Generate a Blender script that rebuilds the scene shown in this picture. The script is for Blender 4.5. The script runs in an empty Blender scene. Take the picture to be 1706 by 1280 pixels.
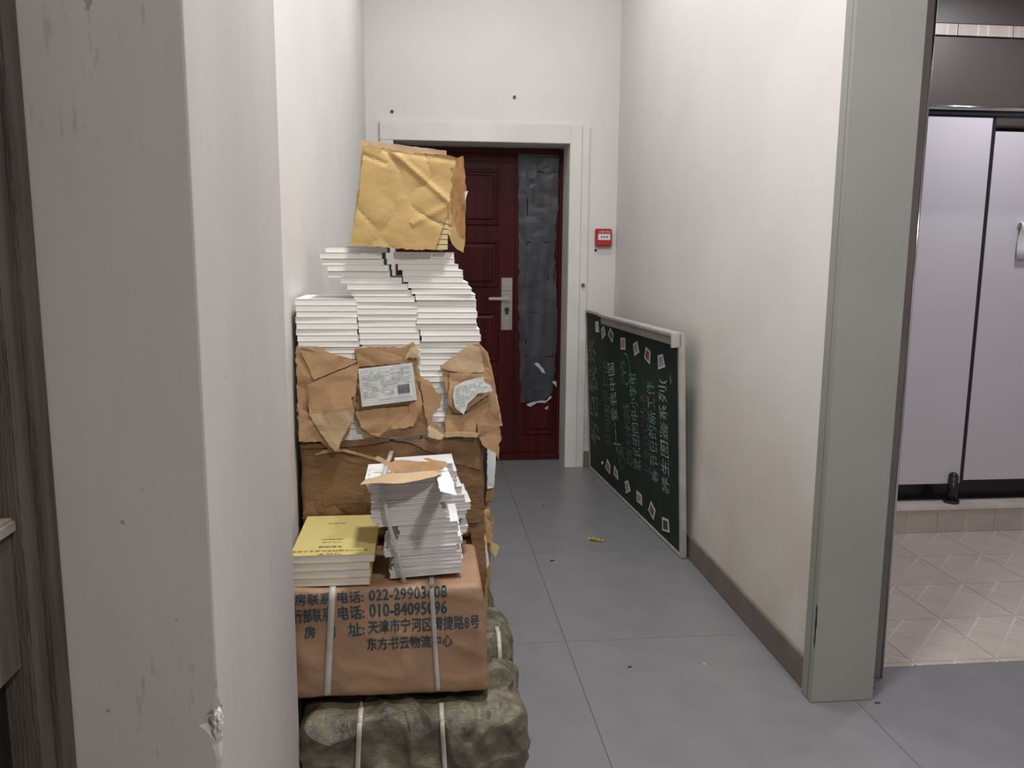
import bpy, bmesh, math, random
from mathutils import Vector, Matrix, noise
from mathutils.geometry import delaunay_2d_cdt
from mathutils.bvhtree import BVHTree

# ------------------------------------------------------------------ camera, world, exposure
F, YAW, PITCH, ROLL, CAM_H = 1374.1, 0.10591, 0.15393, 0.00738, 1.40
FW = Vector((math.sin(YAW)*math.cos(PITCH), math.cos(YAW)*math.cos(PITCH), -math.sin(PITCH)))
_r = Vector((math.cos(YAW), -math.sin(YAW), 0)); _u = _r.cross(FW)
RT = _r*math.cos(ROLL) + _u*math.sin(ROLL); UP = -_r*math.sin(ROLL) + _u*math.cos(ROLL)
CAM = Vector((0, 0, CAM_H))
scene = bpy.context.scene
COL = scene.collection
cd = bpy.data.cameras.new('camera'); cam = bpy.data.objects.new('camera', cd); COL.objects.link(cam)
cd.sensor_width = 36; cd.lens = F/1706*36; cd.clip_start = .05
cam.matrix_world = Matrix(((RT.x, UP.x, -FW.x, CAM.x), (RT.y, UP.y, -FW.y, CAM.y), (RT.z, UP.z, -FW.z, CAM.z), (0, 0, 0, 1)))
scene.camera = cam
w = bpy.data.worlds.new('world'); scene.world = w; w.use_nodes = True
w.node_tree.nodes['Background'].inputs[0].default_value = (.9, .92, 1, 1)
w.node_tree.nodes['Background'].inputs[1].default_value = .05
vs = scene.view_settings
vs.view_transform = 'Standard'; vs.look = 'None'; vs.gamma = 1; vs.use_curve_mapping = False
vs.exposure = 0.0
LAMP_CORRIDOR, LAMP_MOUTH, LAMP_HALL_FILL, LAMP_TOILET = 14.5, 63, 76, 18

def px(x, y, ax, val):
    d = RT*((x-853)/F) - UP*((y-640)/F) + FW
    return CAM + d*((val - CAM[ax])/d[ax])
def pxp(x, y, p0, n):
    d = RT*((x-853)/F) - UP*((y-640)/F) + FW
    return CAM + d*((p0-CAM).dot(n)/d.dot(n))

# ------------------------------------------------------------------ materials
MATS = {}
def mat(name, c1, c2=None, scale=6, rough=.7, bump=0, bscale=40, detail=4, metal=0, stretch=(1, 1, 1), rnd=0, lo=.35, hi=.65, spec=.5, bdist=.01):
    m = bpy.data.materials.new(name); m.use_nodes = True; nt = m.node_tree; N = nt.nodes; L = nt.links
    b = N['Principled BSDF']; b.inputs['Roughness'].default_value = rough; b.inputs['Metallic'].default_value = metal
    b.inputs['Specular IOR Level'].default_value = spec
    tc = N.new('ShaderNodeTexCoord'); mp = N.new('ShaderNodeMapping'); mp.inputs['Scale'].default_value = stretch
    L.new(tc.outputs['Object'], mp.inputs[0])
    c2 = c2 or tuple(x*.88 for x in c1)
    nz = N.new('ShaderNodeTexNoise'); nz.inputs['Scale'].default_value = scale; nz.inputs['Detail'].default_value = detail
    L.new(mp.outputs[0], nz.inputs['Vector'])
    r = N.new('ShaderNodeValToRGB'); r.color_ramp.elements[0].position = lo; r.color_ramp.elements[1].position = hi
    r.color_ramp.elements[0].color = (*c2, 1); r.color_ramp.elements[1].color = (*c1, 1)
    L.new(nz.outputs['Fac'], r.inputs[0]); out = r.outputs[0]
    if rnd:
        oi = N.new('ShaderNodeObjectInfo'); mr = N.new('ShaderNodeMapRange'); mr.inputs['To Min'].default_value = 1-rnd; mr.inputs['To Max'].default_value = 1
        L.new(oi.outputs['Random'], mr.inputs['Value'])
        mx = N.new('ShaderNodeMix'); mx.data_type = 'RGBA'; mx.blend_type = 'MULTIPLY'; mx.inputs[0].default_value = 1
        L.new(out, mx.inputs[6]); L.new(mr.outputs[0], mx.inputs[7]); out = mx.outputs[2]
    L.new(out, b.inputs['Base Color'])
    if bump:
        n2 = N.new('ShaderNodeTexNoise'); n2.inputs['Scale'].default_value = bscale; n2.inputs['Detail'].default_value = 5
        L.new(mp.outputs[0], n2.inputs['Vector'])
        bp = N.new('ShaderNodeBump'); bp.inputs['Strength'].default_value = bump; bp.inputs['Distance'].default_value = bdist
        L.new(n2.outputs['Fac'], bp.inputs['Height']); L.new(bp.outputs[0], b.inputs['Normal'])
    MATS[name] = m; return m
def overlay(m, color, fac_nodes):
    """mix a second colour over the base colour; fac_nodes(nt, texcoord) returns the factor socket"""
    nt = m.node_tree; b = nt.nodes['Principled BSDF']; src = b.inputs['Base Color'].links[0].from_socket
    tc = [n for n in nt.nodes if n.type == 'TEX_COORD'][0]
    f = fac_nodes(nt, tc); mx = nt.nodes.new('ShaderNodeMix'); mx.data_type = 'RGBA'
    nt.links.new(f, mx.inputs[0]); nt.links.new(src, mx.inputs[6]); mx.inputs[7].default_value = (*color, 1)
    nt.links.new(mx.outputs[2], b.inputs['Base Color'])
def ramp_noise(nt, vec, scale, lo, hi, mx=1., detail=5):
    n = nt.nodes.new('ShaderNodeTexNoise'); n.inputs['Scale'].default_value = scale; n.inputs['Detail'].default_value = detail
    nt.links.new(vec, n.inputs['Vector'])
    r = nt.nodes.new('ShaderNodeMapRange'); r.inputs['From Min'].default_value = lo; r.inputs['From Max'].default_value = hi; r.inputs['To Max'].default_value = mx
    nt.links.new(n.outputs['Fac'], r.inputs['Value']); return r.outputs[0]
def mul(nt, a, b):
    n = nt.nodes.new('ShaderNodeMath'); n.operation = 'MULTIPLY'; nt.links.new(a, n.inputs[0]); nt.links.new(b, n.inputs[1]); return n.outputs[0]
def zrange(nt, tc, z0, z1):
    s = nt.nodes.new('ShaderNodeSeparateXYZ'); nt.links.new(tc.outputs['Object'], s.inputs[0])
    r = nt.nodes.new('ShaderNodeMapRange'); r.inputs['From Min'].default_value = z0; r.inputs['From Max'].default_value = z1
    nt.links.new(s.outputs['Z'], r.inputs['Value']); return r.outputs[0]

M_wall = mat('white_plaster', (.66, .645, .635), (.62, .60, .585), 1.6, .85, .08, 30)
# old dirt rubbed into the foot of the plaster, patchy
overlay(M_wall, (.40, .345, .275), lambda nt, tc: mul(nt, zrange(nt, tc, 1.0, .1), ramp_noise(nt, tc.outputs['Object'], 5, .36, .8, .9)))
overlay(M_wall, (.30, .26, .22), lambda nt, tc: mul(nt, zrange(nt, tc, .5, .15), ramp_noise(nt, tc.outputs['Object'], 38, .66, .74, .7)))
overlay(M_wall, (.56, .51, .435), lambda nt, tc: mul(nt, zrange(nt, tc, 1.7, .6), ramp_noise(nt, tc.outputs['Object'], 1.1, .42, .7, .8, 2)))
M_pier = mat('grey_white_plaster', (.465, .432, .42), (.39, .362, .352), 2.2, .85, .15, 14, stretch=(1, 1, .35))
def streaks(nt, tc):
    mp = nt.nodes.new('ShaderNodeMapping'); mp.inputs['Scale'].default_value = (1, 1, .22); nt.links.new(tc.outputs['Object'], mp.inputs[0])
    return mul(nt, ramp_noise(nt, mp.outputs[0], 110, .62, .74, .42, 3), ramp_noise(nt, tc.outputs['Object'], 3, .5, .66, 1, 2))
overlay(M_pier, (.20, .175, .16), streaks)
overlay(M_pier, (.16, .14, .13), lambda nt, tc: ramp_noise(nt, tc.outputs['Object'], 30, .76, .78, .6, 2))
M_break = mat('broken_plaster', (.72, .69, .66), (.35, .32, .3), 60, .95, .6, 90)
M_casing = mat('painted_casing', (.265, .265, .245), (.245, .245, .227), 3, .45, .05, 30)
M_casing_far = mat('white_casing', (.64, .63, .60), (.57, .56, .53), 3, .5, .05, 30)
M_base = mat('brown_baseboard', (.17, .135, .115), (.13, .105, .09), 9, .5, .1, 60)
M_floor = mat('grey_vinyl', (.165, .165, .174), (.148, .148, .156), 7, .34, .06, 260, rnd=.05)
overlay(M_floor, (.10, .10, .105), lambda nt, tc: ramp_noise(nt, tc.outputs['Object'], 19, .73, .80, .5))
M_grout = mat('dark_seam', (.055, .055, .06), None, 20, .9)
M_ceil = mat('ceiling_white', (.86, .85, .83), None, 2, .9)
M_ttile = mat('beige_floor_tile', (.44, .385, .345), (.39, .345, .315), 9, .35, rnd=.08)
def stripes(nt, tc):
    s = nt.nodes.new('ShaderNodeSeparateXYZ'); nt.links.new(tc.outputs['Object'], s.inputs[0])
    outs = []
    for sg in (1, -1):
        a = nt.nodes.new('ShaderNodeMath'); a.operation = 'MULTIPLY_ADD'; nt.links.new(s.outputs['Y'], a.inputs[0]); a.inputs[1].default_value = sg
        nt.links.new(s.outputs['X'], a.inputs[2])
        p = nt.nodes.new('ShaderNodeMath'); p.operation = 'PINGPONG'; nt.links.new(a.outputs[0], p.inputs[0]); p.inputs[1].default_value = .08
        c = nt.nodes.new('ShaderNodeMath'); c.operation = 'LESS_THAN'; nt.links.new(p.outputs[0], c.inputs[0]); c.inputs[1].default_value = .0045
        outs.append(c.outputs[0])
    m = nt.nodes.new('ShaderNodeMath'); m.operation = 'MAXIMUM'; nt.links.new(outs[0], m.inputs[0]); nt.links.new(outs[1], m.inputs[1])
    return mul(nt, m.outputs[0], ramp_noise(nt, tc.outputs['Object'], 3, .38, .55, .6))
overlay(M_ttile, (.62, .58, .54), stripes)
M_tgrout = mat('tile_grout', (.16, .14, .125), None, 20, .9)
M_marble = mat('white_ledge', (.62, .58, .56), (.5, .46, .44), 9, .35)
M_stall = mat('lilac_grey_laminate', (.52, .50, .545), (.50, .48, .525), 2, .38)
M_black = mat('black_profile', (.012, .011, .014), None, 10, .35)
M_gloss_black = mat('gloss_black_rail', (.02, .02, .025), None, 10, .15)
M_brown = mat('dark_brown_panel', (.068, .055, .051), (.058, .047, .043), 3, .45)
M_bronze = mat('bronze_frame', (.17, .148, .145), (.14, .12, .117), 5, .4, metal=.15)
M_chrome = mat('chrome', (.7, .7, .72), None, 10, .12, metal=1)
M_door = mat('dark_red_steel', (.060, .010, .011), (.036, .007, .008), 3, .34, .05, 40, stretch=(6, 1, .4), spec=.10)
M_steel = mat('brushed_steel', (.42, .40, .36), (.34, .32, .29), 30, .35, metal=.85, stretch=(1, 1, 8))
M_lever = mat('lever_steel', (.62, .60, .58), None, 30, .25, metal=.9)
M_keyhole = mat('keyhole_dark', (.02, .03, .03), None, 30, .3)
M_wood = mat('weathered_wood', (.098, .078, .063), (.050, .040, .033), 7, .65, .4, 60, stretch=(6, 6, .6))
M_woodtop = mat('pale_ledge', (.30, .25, .21), (.18, .15, .12), 12, .8, .3, 60)  # rail ledge in a paler tone than the other wood
M_darkglass = mat('dark_glass', (.012, .010, .009), None, 4, .12)
M_kraft = mat('kraft_paper', (.43, .262, .135), (.36, .21, .105), 5, .72, .35, 22, rnd=.12)
M_kraft_dk = mat('brown_kraft', (.195, .108, .046), (.145, .076, .031), 4, .68, .5, 16, stretch=(1, 1, 1.8))
M_kraft_y = mat('yellow_kraft', (.50, .335, .127), (.435, .285, .104), 3, .62, .25, 26)
M_kraft_shade = mat('shaded_kraft', (.42, .205, .055), (.34, .16, .04), 5, .65, .3, 26)  # the package's kraft again, with the side flap's shade put into the colour
M_kraft_txt = mat('printed_kraft', (.32, .192, .112), (.255, .150, .087), 4, .6, .35, 14)
M_kraft_pale = mat('pale_kraft', (.47, .33, .20), (.40, .28, .165), 6, .75, .3, 30)
M_page = mat('book_pages', (.86, .845, .80), (.74, .725, .68), 3, .8, .25, 30, stretch=(1.5, 1.5, 400), rnd=.08, bdist=.002)
M_cover = mat('white_cover', (.82, .81, .79), None, 5, .55, rnd=.05)
M_booklet = mat('booklet_pages', (.80, .77, .745), (.60, .57, .545), 3, .8, .35, 20, stretch=(1.5, 1.5, 500), rnd=.16, bdist=.002)
M_sheet = mat('white_sheet', (.68, .67, .68), None, 5, .7)
M_yellow = mat('yellow_cover', (.54, .45, .175), (.50, .415, .16), 4, .5)
M_ypages = mat('cream_pages', (.66, .60, .53), (.56, .505, .445), 3, .8, .25, 30, stretch=(1.5, 1.5, 400), bdist=.002)
M_ypages2 = mat('yellowed_pages', (.60, .50, .27), (.50, .41, .21), 3, .8)
M_ink = mat('black_ink', (.03, .028, .02), None, 10, .6)
M_inkfaint = mat('faint_ink', (.34, .29, .11), None, 10, .6)
M_teal = mat('teal_print', (.010, .042, .060), (.016, .055, .075), 40, .6)
M_label = mat('label_paper', (.60, .62, .60), (.54, .565, .55), 8, .6)
M_print = mat('label_print', (.27, .29, .28), (.36, .38, .37), 90, .6)
M_bar = mat('barcode_ink', (.10, .10, .11), None, 20, .6)
M_sack = mat('woven_sack', (.150, .130, .085), (.062, .054, .036), 22, .32, 0, detail=8)
def weave(m):
    nt = m.node_tree; tc = [n for n in nt.nodes if n.type == 'TEX_COORD'][0]; hs = []
    for ax in ('X', 'Z'):
        wv = nt.nodes.new('ShaderNodeTexWave'); wv.bands_direction = ax; wv.inputs['Scale'].default_value = 120; wv.inputs['Distortion'].default_value = .6
        nt.links.new(tc.outputs['Object'], wv.inputs[0]); hs.append(wv.outputs['Fac'])
    a = nt.nodes.new('ShaderNodeMath'); a.operation = 'ADD'; nt.links.new(hs[0], a.inputs[0]); nt.links.new(hs[1], a.inputs[1])
    n2 = nt.nodes.new('ShaderNodeTexNoise'); n2.inputs['Scale'].default_value = 16; n2.inputs['Detail'].default_value = 6; nt.links.new(tc.outputs['Object'], n2.inputs['Vector'])
    b0 = nt.nodes.new('ShaderNodeBump'); b0.inputs['Strength'].default_value = .7; b0.inputs['Distance'].default_value = .02; nt.links.new(n2.outputs['Fac'], b0.inputs['Height'])
    b = nt.nodes.new('ShaderNodeBump'); b.inputs['Strength'].default_value = .30; b.inputs['Distance'].default_value = .002
    nt.links.new(a.outputs[0], b.inputs['Height']); nt.links.new(b0.outputs[0], b.inputs['Normal']); nt.links.new(b.outputs[0], nt.nodes['Principled BSDF'].inputs['Normal'])
weave(M_sack)
def crumple_bump(m, scale, strength, dist=.012):
    nt = m.node_tree; tc = [n for n in nt.nodes if n.type == 'TEX_COORD'][0]; b = nt.nodes['Principled BSDF']
    nz = nt.nodes.new('ShaderNodeTexNoise'); nz.inputs['Scale'].default_value = scale*.4; nt.links.new(tc.outputs['Object'], nz.inputs['Vector'])
    ad = nt.nodes.new('ShaderNodeVectorMath'); ad.operation = 'MULTIPLY_ADD'; ad.inputs[1].default_value = (.10, .10, .10)
    nt.links.new(nz.outputs['Color'], ad.inputs[0]); nt.links.new(tc.outputs['Object'], ad.inputs[2])
    vo = nt.nodes.new('ShaderNodeTexVoronoi'); vo.inputs['Scale'].default_value = scale; nt.links.new(ad.outputs[0], vo.inputs['Vector'])
    bp = nt.nodes.new('ShaderNodeBump'); bp.inputs['Strength'].default_value = strength; bp.inputs['Distance'].default_value = dist
    nt.links.new(vo.outputs['Distance'], bp.inputs['Height'])
    old = b.inputs['Normal'].links
    if old: nt.links.new(old[0].from_socket, bp.inputs['Normal'])
    nt.links.new(bp.outputs[0], b.inputs['Normal'])
for m_, sc_, st_ in ((M_kraft, 13, .55), (M_kraft_pale, 15, .55), (M_kraft_dk, 9, .5), (M_kraft_y, 7, .22), (M_kraft_shade, 14, .5), (M_kraft_txt, 7, .35)): crumple_bump(m_, sc_, st_)
crumple_bump(M_sack, 9, .9, .03)
M_strap = mat('plastic_strap', (.62, .58, .53), (.5, .46, .42), 20, .3)
M_strap.node_tree.nodes['Principled BSDF'].inputs['Alpha'].default_value = .62
M_strap2 = mat('opaque_strap', (.46, .42, .36), (.36, .32, .27), 20, .3)
M_board = mat('blackboard_green', (.014, .026, .020), (.022, .034, .028), 5, .7, stretch=(1, 1, .6), spec=.15)
overlay(M_board, (.045, .044, .040), lambda nt, tc: ramp_noise(nt, tc.outputs['Object'], 4, .52, .8, .6))
M_alu = mat('aluminium_frame', (.50, .48, .45), (.40, .385, .36), 12, .4, metal=.35)
M_red = mat('red_plastic', (.42, .018, .03), None, 10, .35)
M_white = mat('white_plastic', (.75, .72, .68), None, 10, .5)
M_butt = mat('yellow_foil', (.42, .30, .07), (.12, .08, .03), 60, .45)
def chalk(name, c, lo, hi):
    m = mat(name, c, None, 10, .95); nt = m.node_tree; tc = [n for n in nt.nodes if n.type == 'TEX_COORD'][0]
    f = ramp_noise(nt, tc.outputs['Object'], 70, lo, hi); nt.links.new(f, nt.nodes['Principled BSDF'].inputs['Alpha']); return m
C_white = chalk('chalk_white', (.42, .45, .42), .34, .56)
C_teal = chalk('chalk_teal', (.22, .38, .36), .34, .58)
C_faint = chalk('chalk_faint', (.30, .31, .28), .40, .66)
C_pink = chalk('chalk_pink', (.26, .18, .17), .44, .70)
C_green = chalk('chalk_green', (.08, .32, .12), .30, .52)
M_film = mat('torn_film', (.085, .095, .112), (.045, .052, .062), 5, .35, .5, 9, stretch=(3, 1, .6))
M_film.node_tree.nodes['Principled BSDF'].inputs['Alpha'].default_value = .52
M_scrap = mat('film_scrap', (.42, .43, .45), None, 10, .5)
M_diff = mat('lamp_diffuser', (.9, .9, .9), None, 3, .4)
M_diff.node_tree.nodes['Principled BSDF'].inputs['Emission Color'].default_value = (1, .98, .95, 1)
M_diff.node_tree.nodes['Principled BSDF'].inputs['Emission Strength'].default_value = 4

# ------------------------------------------------------------------ building helpers
def link(name, me, m=None, parent=None):
    o = bpy.data.objects.new(name, me); COL.objects.link(o)
    if m and me is not None and not me.materials: me.materials.append(m)
    if parent: o.parent = parent
    return o
def tag(o, label=None, cat=None, group=None, kind=None):
    if label: o['label'] = label
    if cat: o['category'] = cat
    if group: o['group'] = group
    if kind: o['kind'] = kind
    return o
def thing(name, label, cat, group=None, loc=(0, 0, 0), kind=None):
    o = bpy.data.objects.new(name, None); COL.objects.link(o); o.location = loc; o.empty_display_size = .05
    return tag(o, label, cat, group, kind)
def from_bm(name, bm, m, parent=None, smooth=False):
    me = bpy.data.meshes.new(name); bm.normal_update(); bm.to_mesh(me); bm.free()
    if smooth:
        for p in me.polygons: p.use_smooth = True
    return link(name, me, m, parent)
def bx(bm, x0, x1, y0, y1, z0, z1, bev=0):
    v = [bm.verts.new((x, y, z)) for z in (z0, z1) for y in (y0, y1) for x in (x0, x1)]
    fs = [bm.faces.new([v[i] for i in q]) for q in ((0, 2, 3, 1), (4, 5, 7, 6), (0, 1, 5, 4), (2, 6, 7, 3), (0, 4, 6, 2), (1, 3, 7, 5))]
    if bev:
        es = set(e for f in fs for e in f.edges)
        bmesh.ops.bevel(bm, geom=list(es), offset=bev, segments=2, affect='EDGES', clamp_overlap=True)
    return v
def box(name, x0, x1, y0, y1, z0, z1, m, parent=None, bev=0):
    bm = bmesh.new(); bx(bm, x0, x1, y0, y1, z0, z1, bev); return from_bm(name, bm, m, parent)
def boxes(name, lst, m, parent=None, bev=0):
    bm = bmesh.new()
    for b in lst: bx(bm, *b, bev)
    return from_bm(name, bm, m, parent)
def cyl(name, p0, p1, r0, m, parent=None, r1=None, seg=20, smooth=True):
    bm = bmesh.new(); p0 = Vector(p0); p1 = Vector(p1); d = p1-p0
    q = d.to_track_quat('Z', 'Y').to_matrix().to_4x4(); q.translation = (p0+p1)/2
    bmesh.ops.create_cone(bm, cap_ends=True, segments=seg, radius1=r0, radius2=r1 if r1 is not None else r0, depth=d.length, matrix=q)
    o = from_bm(name, bm, m, parent)
    if smooth:
        for p in o.data.polygons: p.use_smooth = len(p.vertices) == 4
    return o
def struct(o): o['kind'] = 'structure'; return o

def crumple(seed, amp, n=7, freq=9., ridge=.9, rs=1.):
    """piecewise-flat crumple of paper as a function of two coordinates in metres"""
    rg = random.Random(seed); pl = [(rg.uniform(-1, 1)*freq, rg.uniform(-1, 1)*freq, rg.uniform(-.7, .7)) for _ in range(n)]
    pl2 = [(rg.uniform(-1, 1)*freq, rg.uniform(-1, 1)*freq, rg.uniform(-.7, .7)) for _ in range(n)]
    o = Vector((rg.uniform(0, 50), rg.uniform(0, 50), rg.uniform(0, 50)))
    def f(a, b):
        s = sorted(p[0]*a+p[1]*b+p[2] for p in pl); t = sorted(p[0]*a+p[1]*b+p[2] for p in pl2)
        v = (s[-1]-s[-2]); u = (t[1]-t[0])
        k = math.exp(-v*6) - math.exp(-u*5)*.8
        return amp*(k*.6 + .7*noise.noise(Vector((a*7, b*7, 0))+o) + .35*noise.noise(Vector((a*21, b*21, 3))+o) + ridge*((1-abs(noise.noise(Vector(((a*9+b*5)*rs, (b*9-a*3)*rs, 7))+o)))**6 - .3))
    return f
def wrinkled_box(name, corners, m, parent=None, n=(26, 16, 16), r=.02, amp=.004, seed=1, freq=9., sag=0, smooth=True, ridge=.9, rs=1.):
    """rounded, crumpled parcel: corners = dict-free list of 8 points (x fastest, then y, then z)"""
    c = [Vector(p) for p in corners]
    size = Vector(((c[1]-c[0]).length, (c[2]-c[0]).length, (c[4]-c[0]).length))
    ctr = sum(c, Vector())/8
    def tri(u, v, t):
        a = c[0].lerp(c[1], u); b = c[2].lerp(c[3], u); d = c[4].lerp(c[5], u); e = c[6].lerp(c[7], u)
        return a.lerp(b, v).lerp(d.lerp(e, v), t)
    cr = [crumple(seed+k, amp, freq=freq, ridge=ridge, rs=rs) for k in range(3)]
    bm = bmesh.new(); V = {}
    def vert(i, j, k):
        if (i, j, k) in V: return V[(i, j, k)]
        p = Vector((i/n[0]*size.x, j/n[1]*size.y, k/n[2]*size.z))
        q = Vector(tuple(min(max(p[a], r), size[a]-r) for a in range(3))); d = p-q
        nr = d.normalized() if d.length > 1e-9 else Vector()
        if d.length > 1e-9: p = q + nr*r
        w3 = cr[0](p.x, p.z)*abs(nr.y) + cr[1](p.x, p.y)*abs(nr.z) + cr[2](p.y, p.z)*abs(nr.x)
        p = p + nr*w3
        if sag: p.z -= sag*math.sin(math.pi*min(1, max(0, p.x/size.x)))*(k/n[2])
        V[(i, j, k)] = bm.verts.new(tri(p.x/size.x, p.y/size.y, p.z/size.z)); return V[(i, j, k)]
    for a, b, cc in ((0, 1, 2), (1, 2, 0), (2, 0, 1)):
        for i in range(n[a]):
            for j in range(n[b]):
                for side in (0, n[cc]):
                    q = []
                    for di, dj in ((0, 0), (1, 0), (1, 1), (0, 1)):
                        idx = [0, 0, 0]; idx[a] = i+di; idx[b] = j+dj; idx[cc] = side; q.append(vert(*idx))
                    if side == 0: q.reverse()
                    bm.faces.new(q)
    return from_bm(name, bm, m, parent, smooth)
def cuboid(x0, x1, y0, y1, z0, z1): return [(x, y, z) for z in (z0, z1) for y in (y0, y1) for x in (x0, x1)]

def sheet(name, pts, Y, m, parent=None, thick=.0012, amp=.003, seed=0, jag=2.5, step=5., curl=None, freq=14., smooth=False):
    """a sheet of paper: outline in photograph pixels, lying on the upright plane at depth Y (number or function of the pixel)"""
    rg = random.Random(seed*7+3); Yf = Y if callable(Y) else (lambda a, b: Y)
    out = []
    for i, p in enumerate(pts):
        q = pts[(i+1) % len(pts)]; L = math.hypot(q[0]-p[0], q[1]-p[1]); k = max(1, int(L/step))
        for t in range(k):
            f = t/k; j = jag if 0 < t else 0
            nx, ny = -(q[1]-p[1])/max(L, 1e-6), (q[0]-p[0])/max(L, 1e-6); d = rg.uniform(-1, 1)*j
            out.append((p[0]+(q[0]-p[0])*f+nx*d, p[1]+(q[1]-p[1])*f+ny*d))
    xs = [p[0] for p in out]; ys = [p[1] for p in out]; ver = [Vector(p) for p in out]
    y = min(ys)
    def inside(a, b):
        c = False; nn = len(out)
        for i in range(nn):
            x1, y1 = out[i]; x2, y2 = out[i-1]
            if (y1 > b) != (y2 > b) and a < (x2-x1)*(b-y1)/(y2-y1)+x1: c = not c
        return c
    while y < max(ys):
        x = min(xs)
        while x < max(xs):
            a, b = x+rg.uniform(-1, 1), y+rg.uniform(-1, 1)
            if inside(a, b) and min((a-p[0])**2+(b-p[1])**2 for p in out) > (step*.45)**2: ver.append(Vector((a, b)))
            x += step
        y += step
    vo, _, fo, *_ = delaunay_2d_cdt(ver, [], [list(range(len(out)))], 1, 1e-4)
    cr = crumple(seed+11, amp, freq=freq); bm = bmesh.new(); fr = []; bk = []
    for p in vo:
        P = px(p.x, p.y, 1, Yf(p.x, p.y)); d = cr(P.x, P.z) + (curl(p.x, p.y) if curl else 0)
        fr.append(bm.verts.new((P.x, P.y+d, P.z))); bk.append(bm.verts.new((P.x, P.y+d+thick, P.z)))
    from collections import Counter
    ec = Counter()
    for f in fo:
        a = [vo[i] for i in f]; area = sum(a[i].x*a[(i+1) % len(a)].y-a[(i+1) % len(a)].x*a[i].y for i in range(len(a)))
        if area > 0: f = list(reversed(f))   # pixel y points down
        bm.faces.new([fr[i] for i in f]); bm.faces.new([bk[i] for i in reversed(f)])
        for i in range(len(f)): ec[(f[i], f[(i+1) % len(f)])] += 1
    for (i, j) in list(ec):
        if (j, i) not in ec: bm.faces.new([fr[j], fr[i], bk[i], bk[j]])
    bmesh.ops.recalc_face_normals(bm, faces=bm.faces)
    return from_bm(name, bm, m, parent, smooth)
def zoomer(x0, y0, s): return lambda l: [(x0+a/s, y0+b/s) for a, b in l]

def text_mesh(s, bold=0.0):
    cu = bpy.data.curves.new('text', 'FONT'); cu.body = s; cu.size = 1; cu.resolution_u = 2
    o = bpy.data.objects.new('text', cu); COL.objects.link(o); dg = bpy.context.evaluated_depsgraph_get()
    me = bpy.data.meshes.new_from_object(o.evaluated_get(dg)); bpy.data.objects.remove(o); bpy.data.curves.remove(cu)
    me.materials.clear()
    if bold > 0:      # heavier strokes: the outline repeated a hair to each side
        V = [v.co.copy() for v in me.vertices]; P = [tuple(p.vertices) for p in me.polygons]; nV = len(V); vs_, fs_ = [], []
        for k, (dx, dy) in enumerate(((0, 0), (bold, 0), (-bold, 0), (0, bold*.8), (0, -bold*.8))):
            vs_ += [(v.x+dx, v.y+dy, 0) for v in V]; fs_ += [tuple(i+nV*k for i in p) for p in P]
        me = bpy.data.meshes.new('text'); me.from_pydata(vs_, [], fs_)
    return me
def place_text(name, s, S, E, n, height, m, parent, bold=0.0, shear=0.0, fn=None, jitter=0, seed=0):
    """text running from S to E on the plane with normal n, fitted to that length and letter height"""
    me = text_mesh(s, bold)
    xs = [v.co.x for v in me.vertices]; ys = [v.co.y for v in me.vertices]
    x0, x1, y0, y1 = min(xs), max(xs), min(ys), max(ys)
    R = (E-S); Ln = R.length; R.normalize(); U = n.cross(R).normalized(); rg = random.Random(seed)
    ph = rg.uniform(0, 9)
    for v in me.vertices:
        a = (v.co.x-x0)/(x1-x0)*Ln; b = (v.co.y-y0)/(y1-y0)*height + shear*a
        if jitter:
            b += jitter*noise.noise(Vector((a*30, ph, 0))) + jitter*.6*noise.noise(Vector((a*90, b*90, ph)))
            a += jitter*.8*noise.noise(Vector((a*60, b*60, ph+5)))
        P = S + R*a + U*b + n*.0012
        if fn: P.y = fn(P.x, P.z)
        v.co = P
    return link(name, me, m, parent)
def ribbon(name, path, normals, width, m, parent=None, side=None, thick=.0008):
    bm = bmesh.new(); rows = []
    for p, n in zip(path, normals):
        s = side if side else Vector((1, 0, 0))
        rows.append([bm.verts.new(p+s*width*a+n*b) for a, b in ((-.5, 0), (.5, 0), (.5, thick), (-.5, thick))])
    for a, b in zip(rows, rows[1:]):
        for i in range(4): bm.faces.new((a[i], a[(i+1) % 4], b[(i+1) % 4], b[i]))
    bm.faces.new(rows[0]); bm.faces.new(list(reversed(rows[-1]))); bmesh.ops.recalc_face_normals(bm, faces=bm.faces)
    return from_bm(name, bm, m, parent, True)
def bvh_of(o):
    return BVHTree.FromPolygons([o.matrix_basis @ v.co for v in o.data.vertices], [tuple(p.vertices) for p in o.data.polygons])
def strap_over(name, bvh, xf, z0, z1, yfront, ytop, width, m, parent, off=.0015):
    path = []; nr = []
    for i in range(25):
        z = z0+(z1-z0)*i/24; h = bvh.ray_cast(Vector((xf(z), yfront-.3, z)), Vector((0, 1, 0)))
        if h[0] is not None and h[0].y < yfront+.2: path.append(h[0]+Vector((0, -off, 0))); nr.append(Vector((0, -1, 0)))
    for i in range(1, 12):
        y = path[-1].y+.0 if False else yfront + (ytop-yfront)*i/11
        h = bvh.ray_cast(Vector((xf(z1), y, z1+.4)), Vector((0, 0, -1)))
        if h[0] is not None and h[0].z > z1-.1: path.append(h[0]+Vector((0, 0, off))); nr.append(Vector((0, 0, 1)))
    return ribbon(name, path, nr, width, m, parent)

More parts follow.
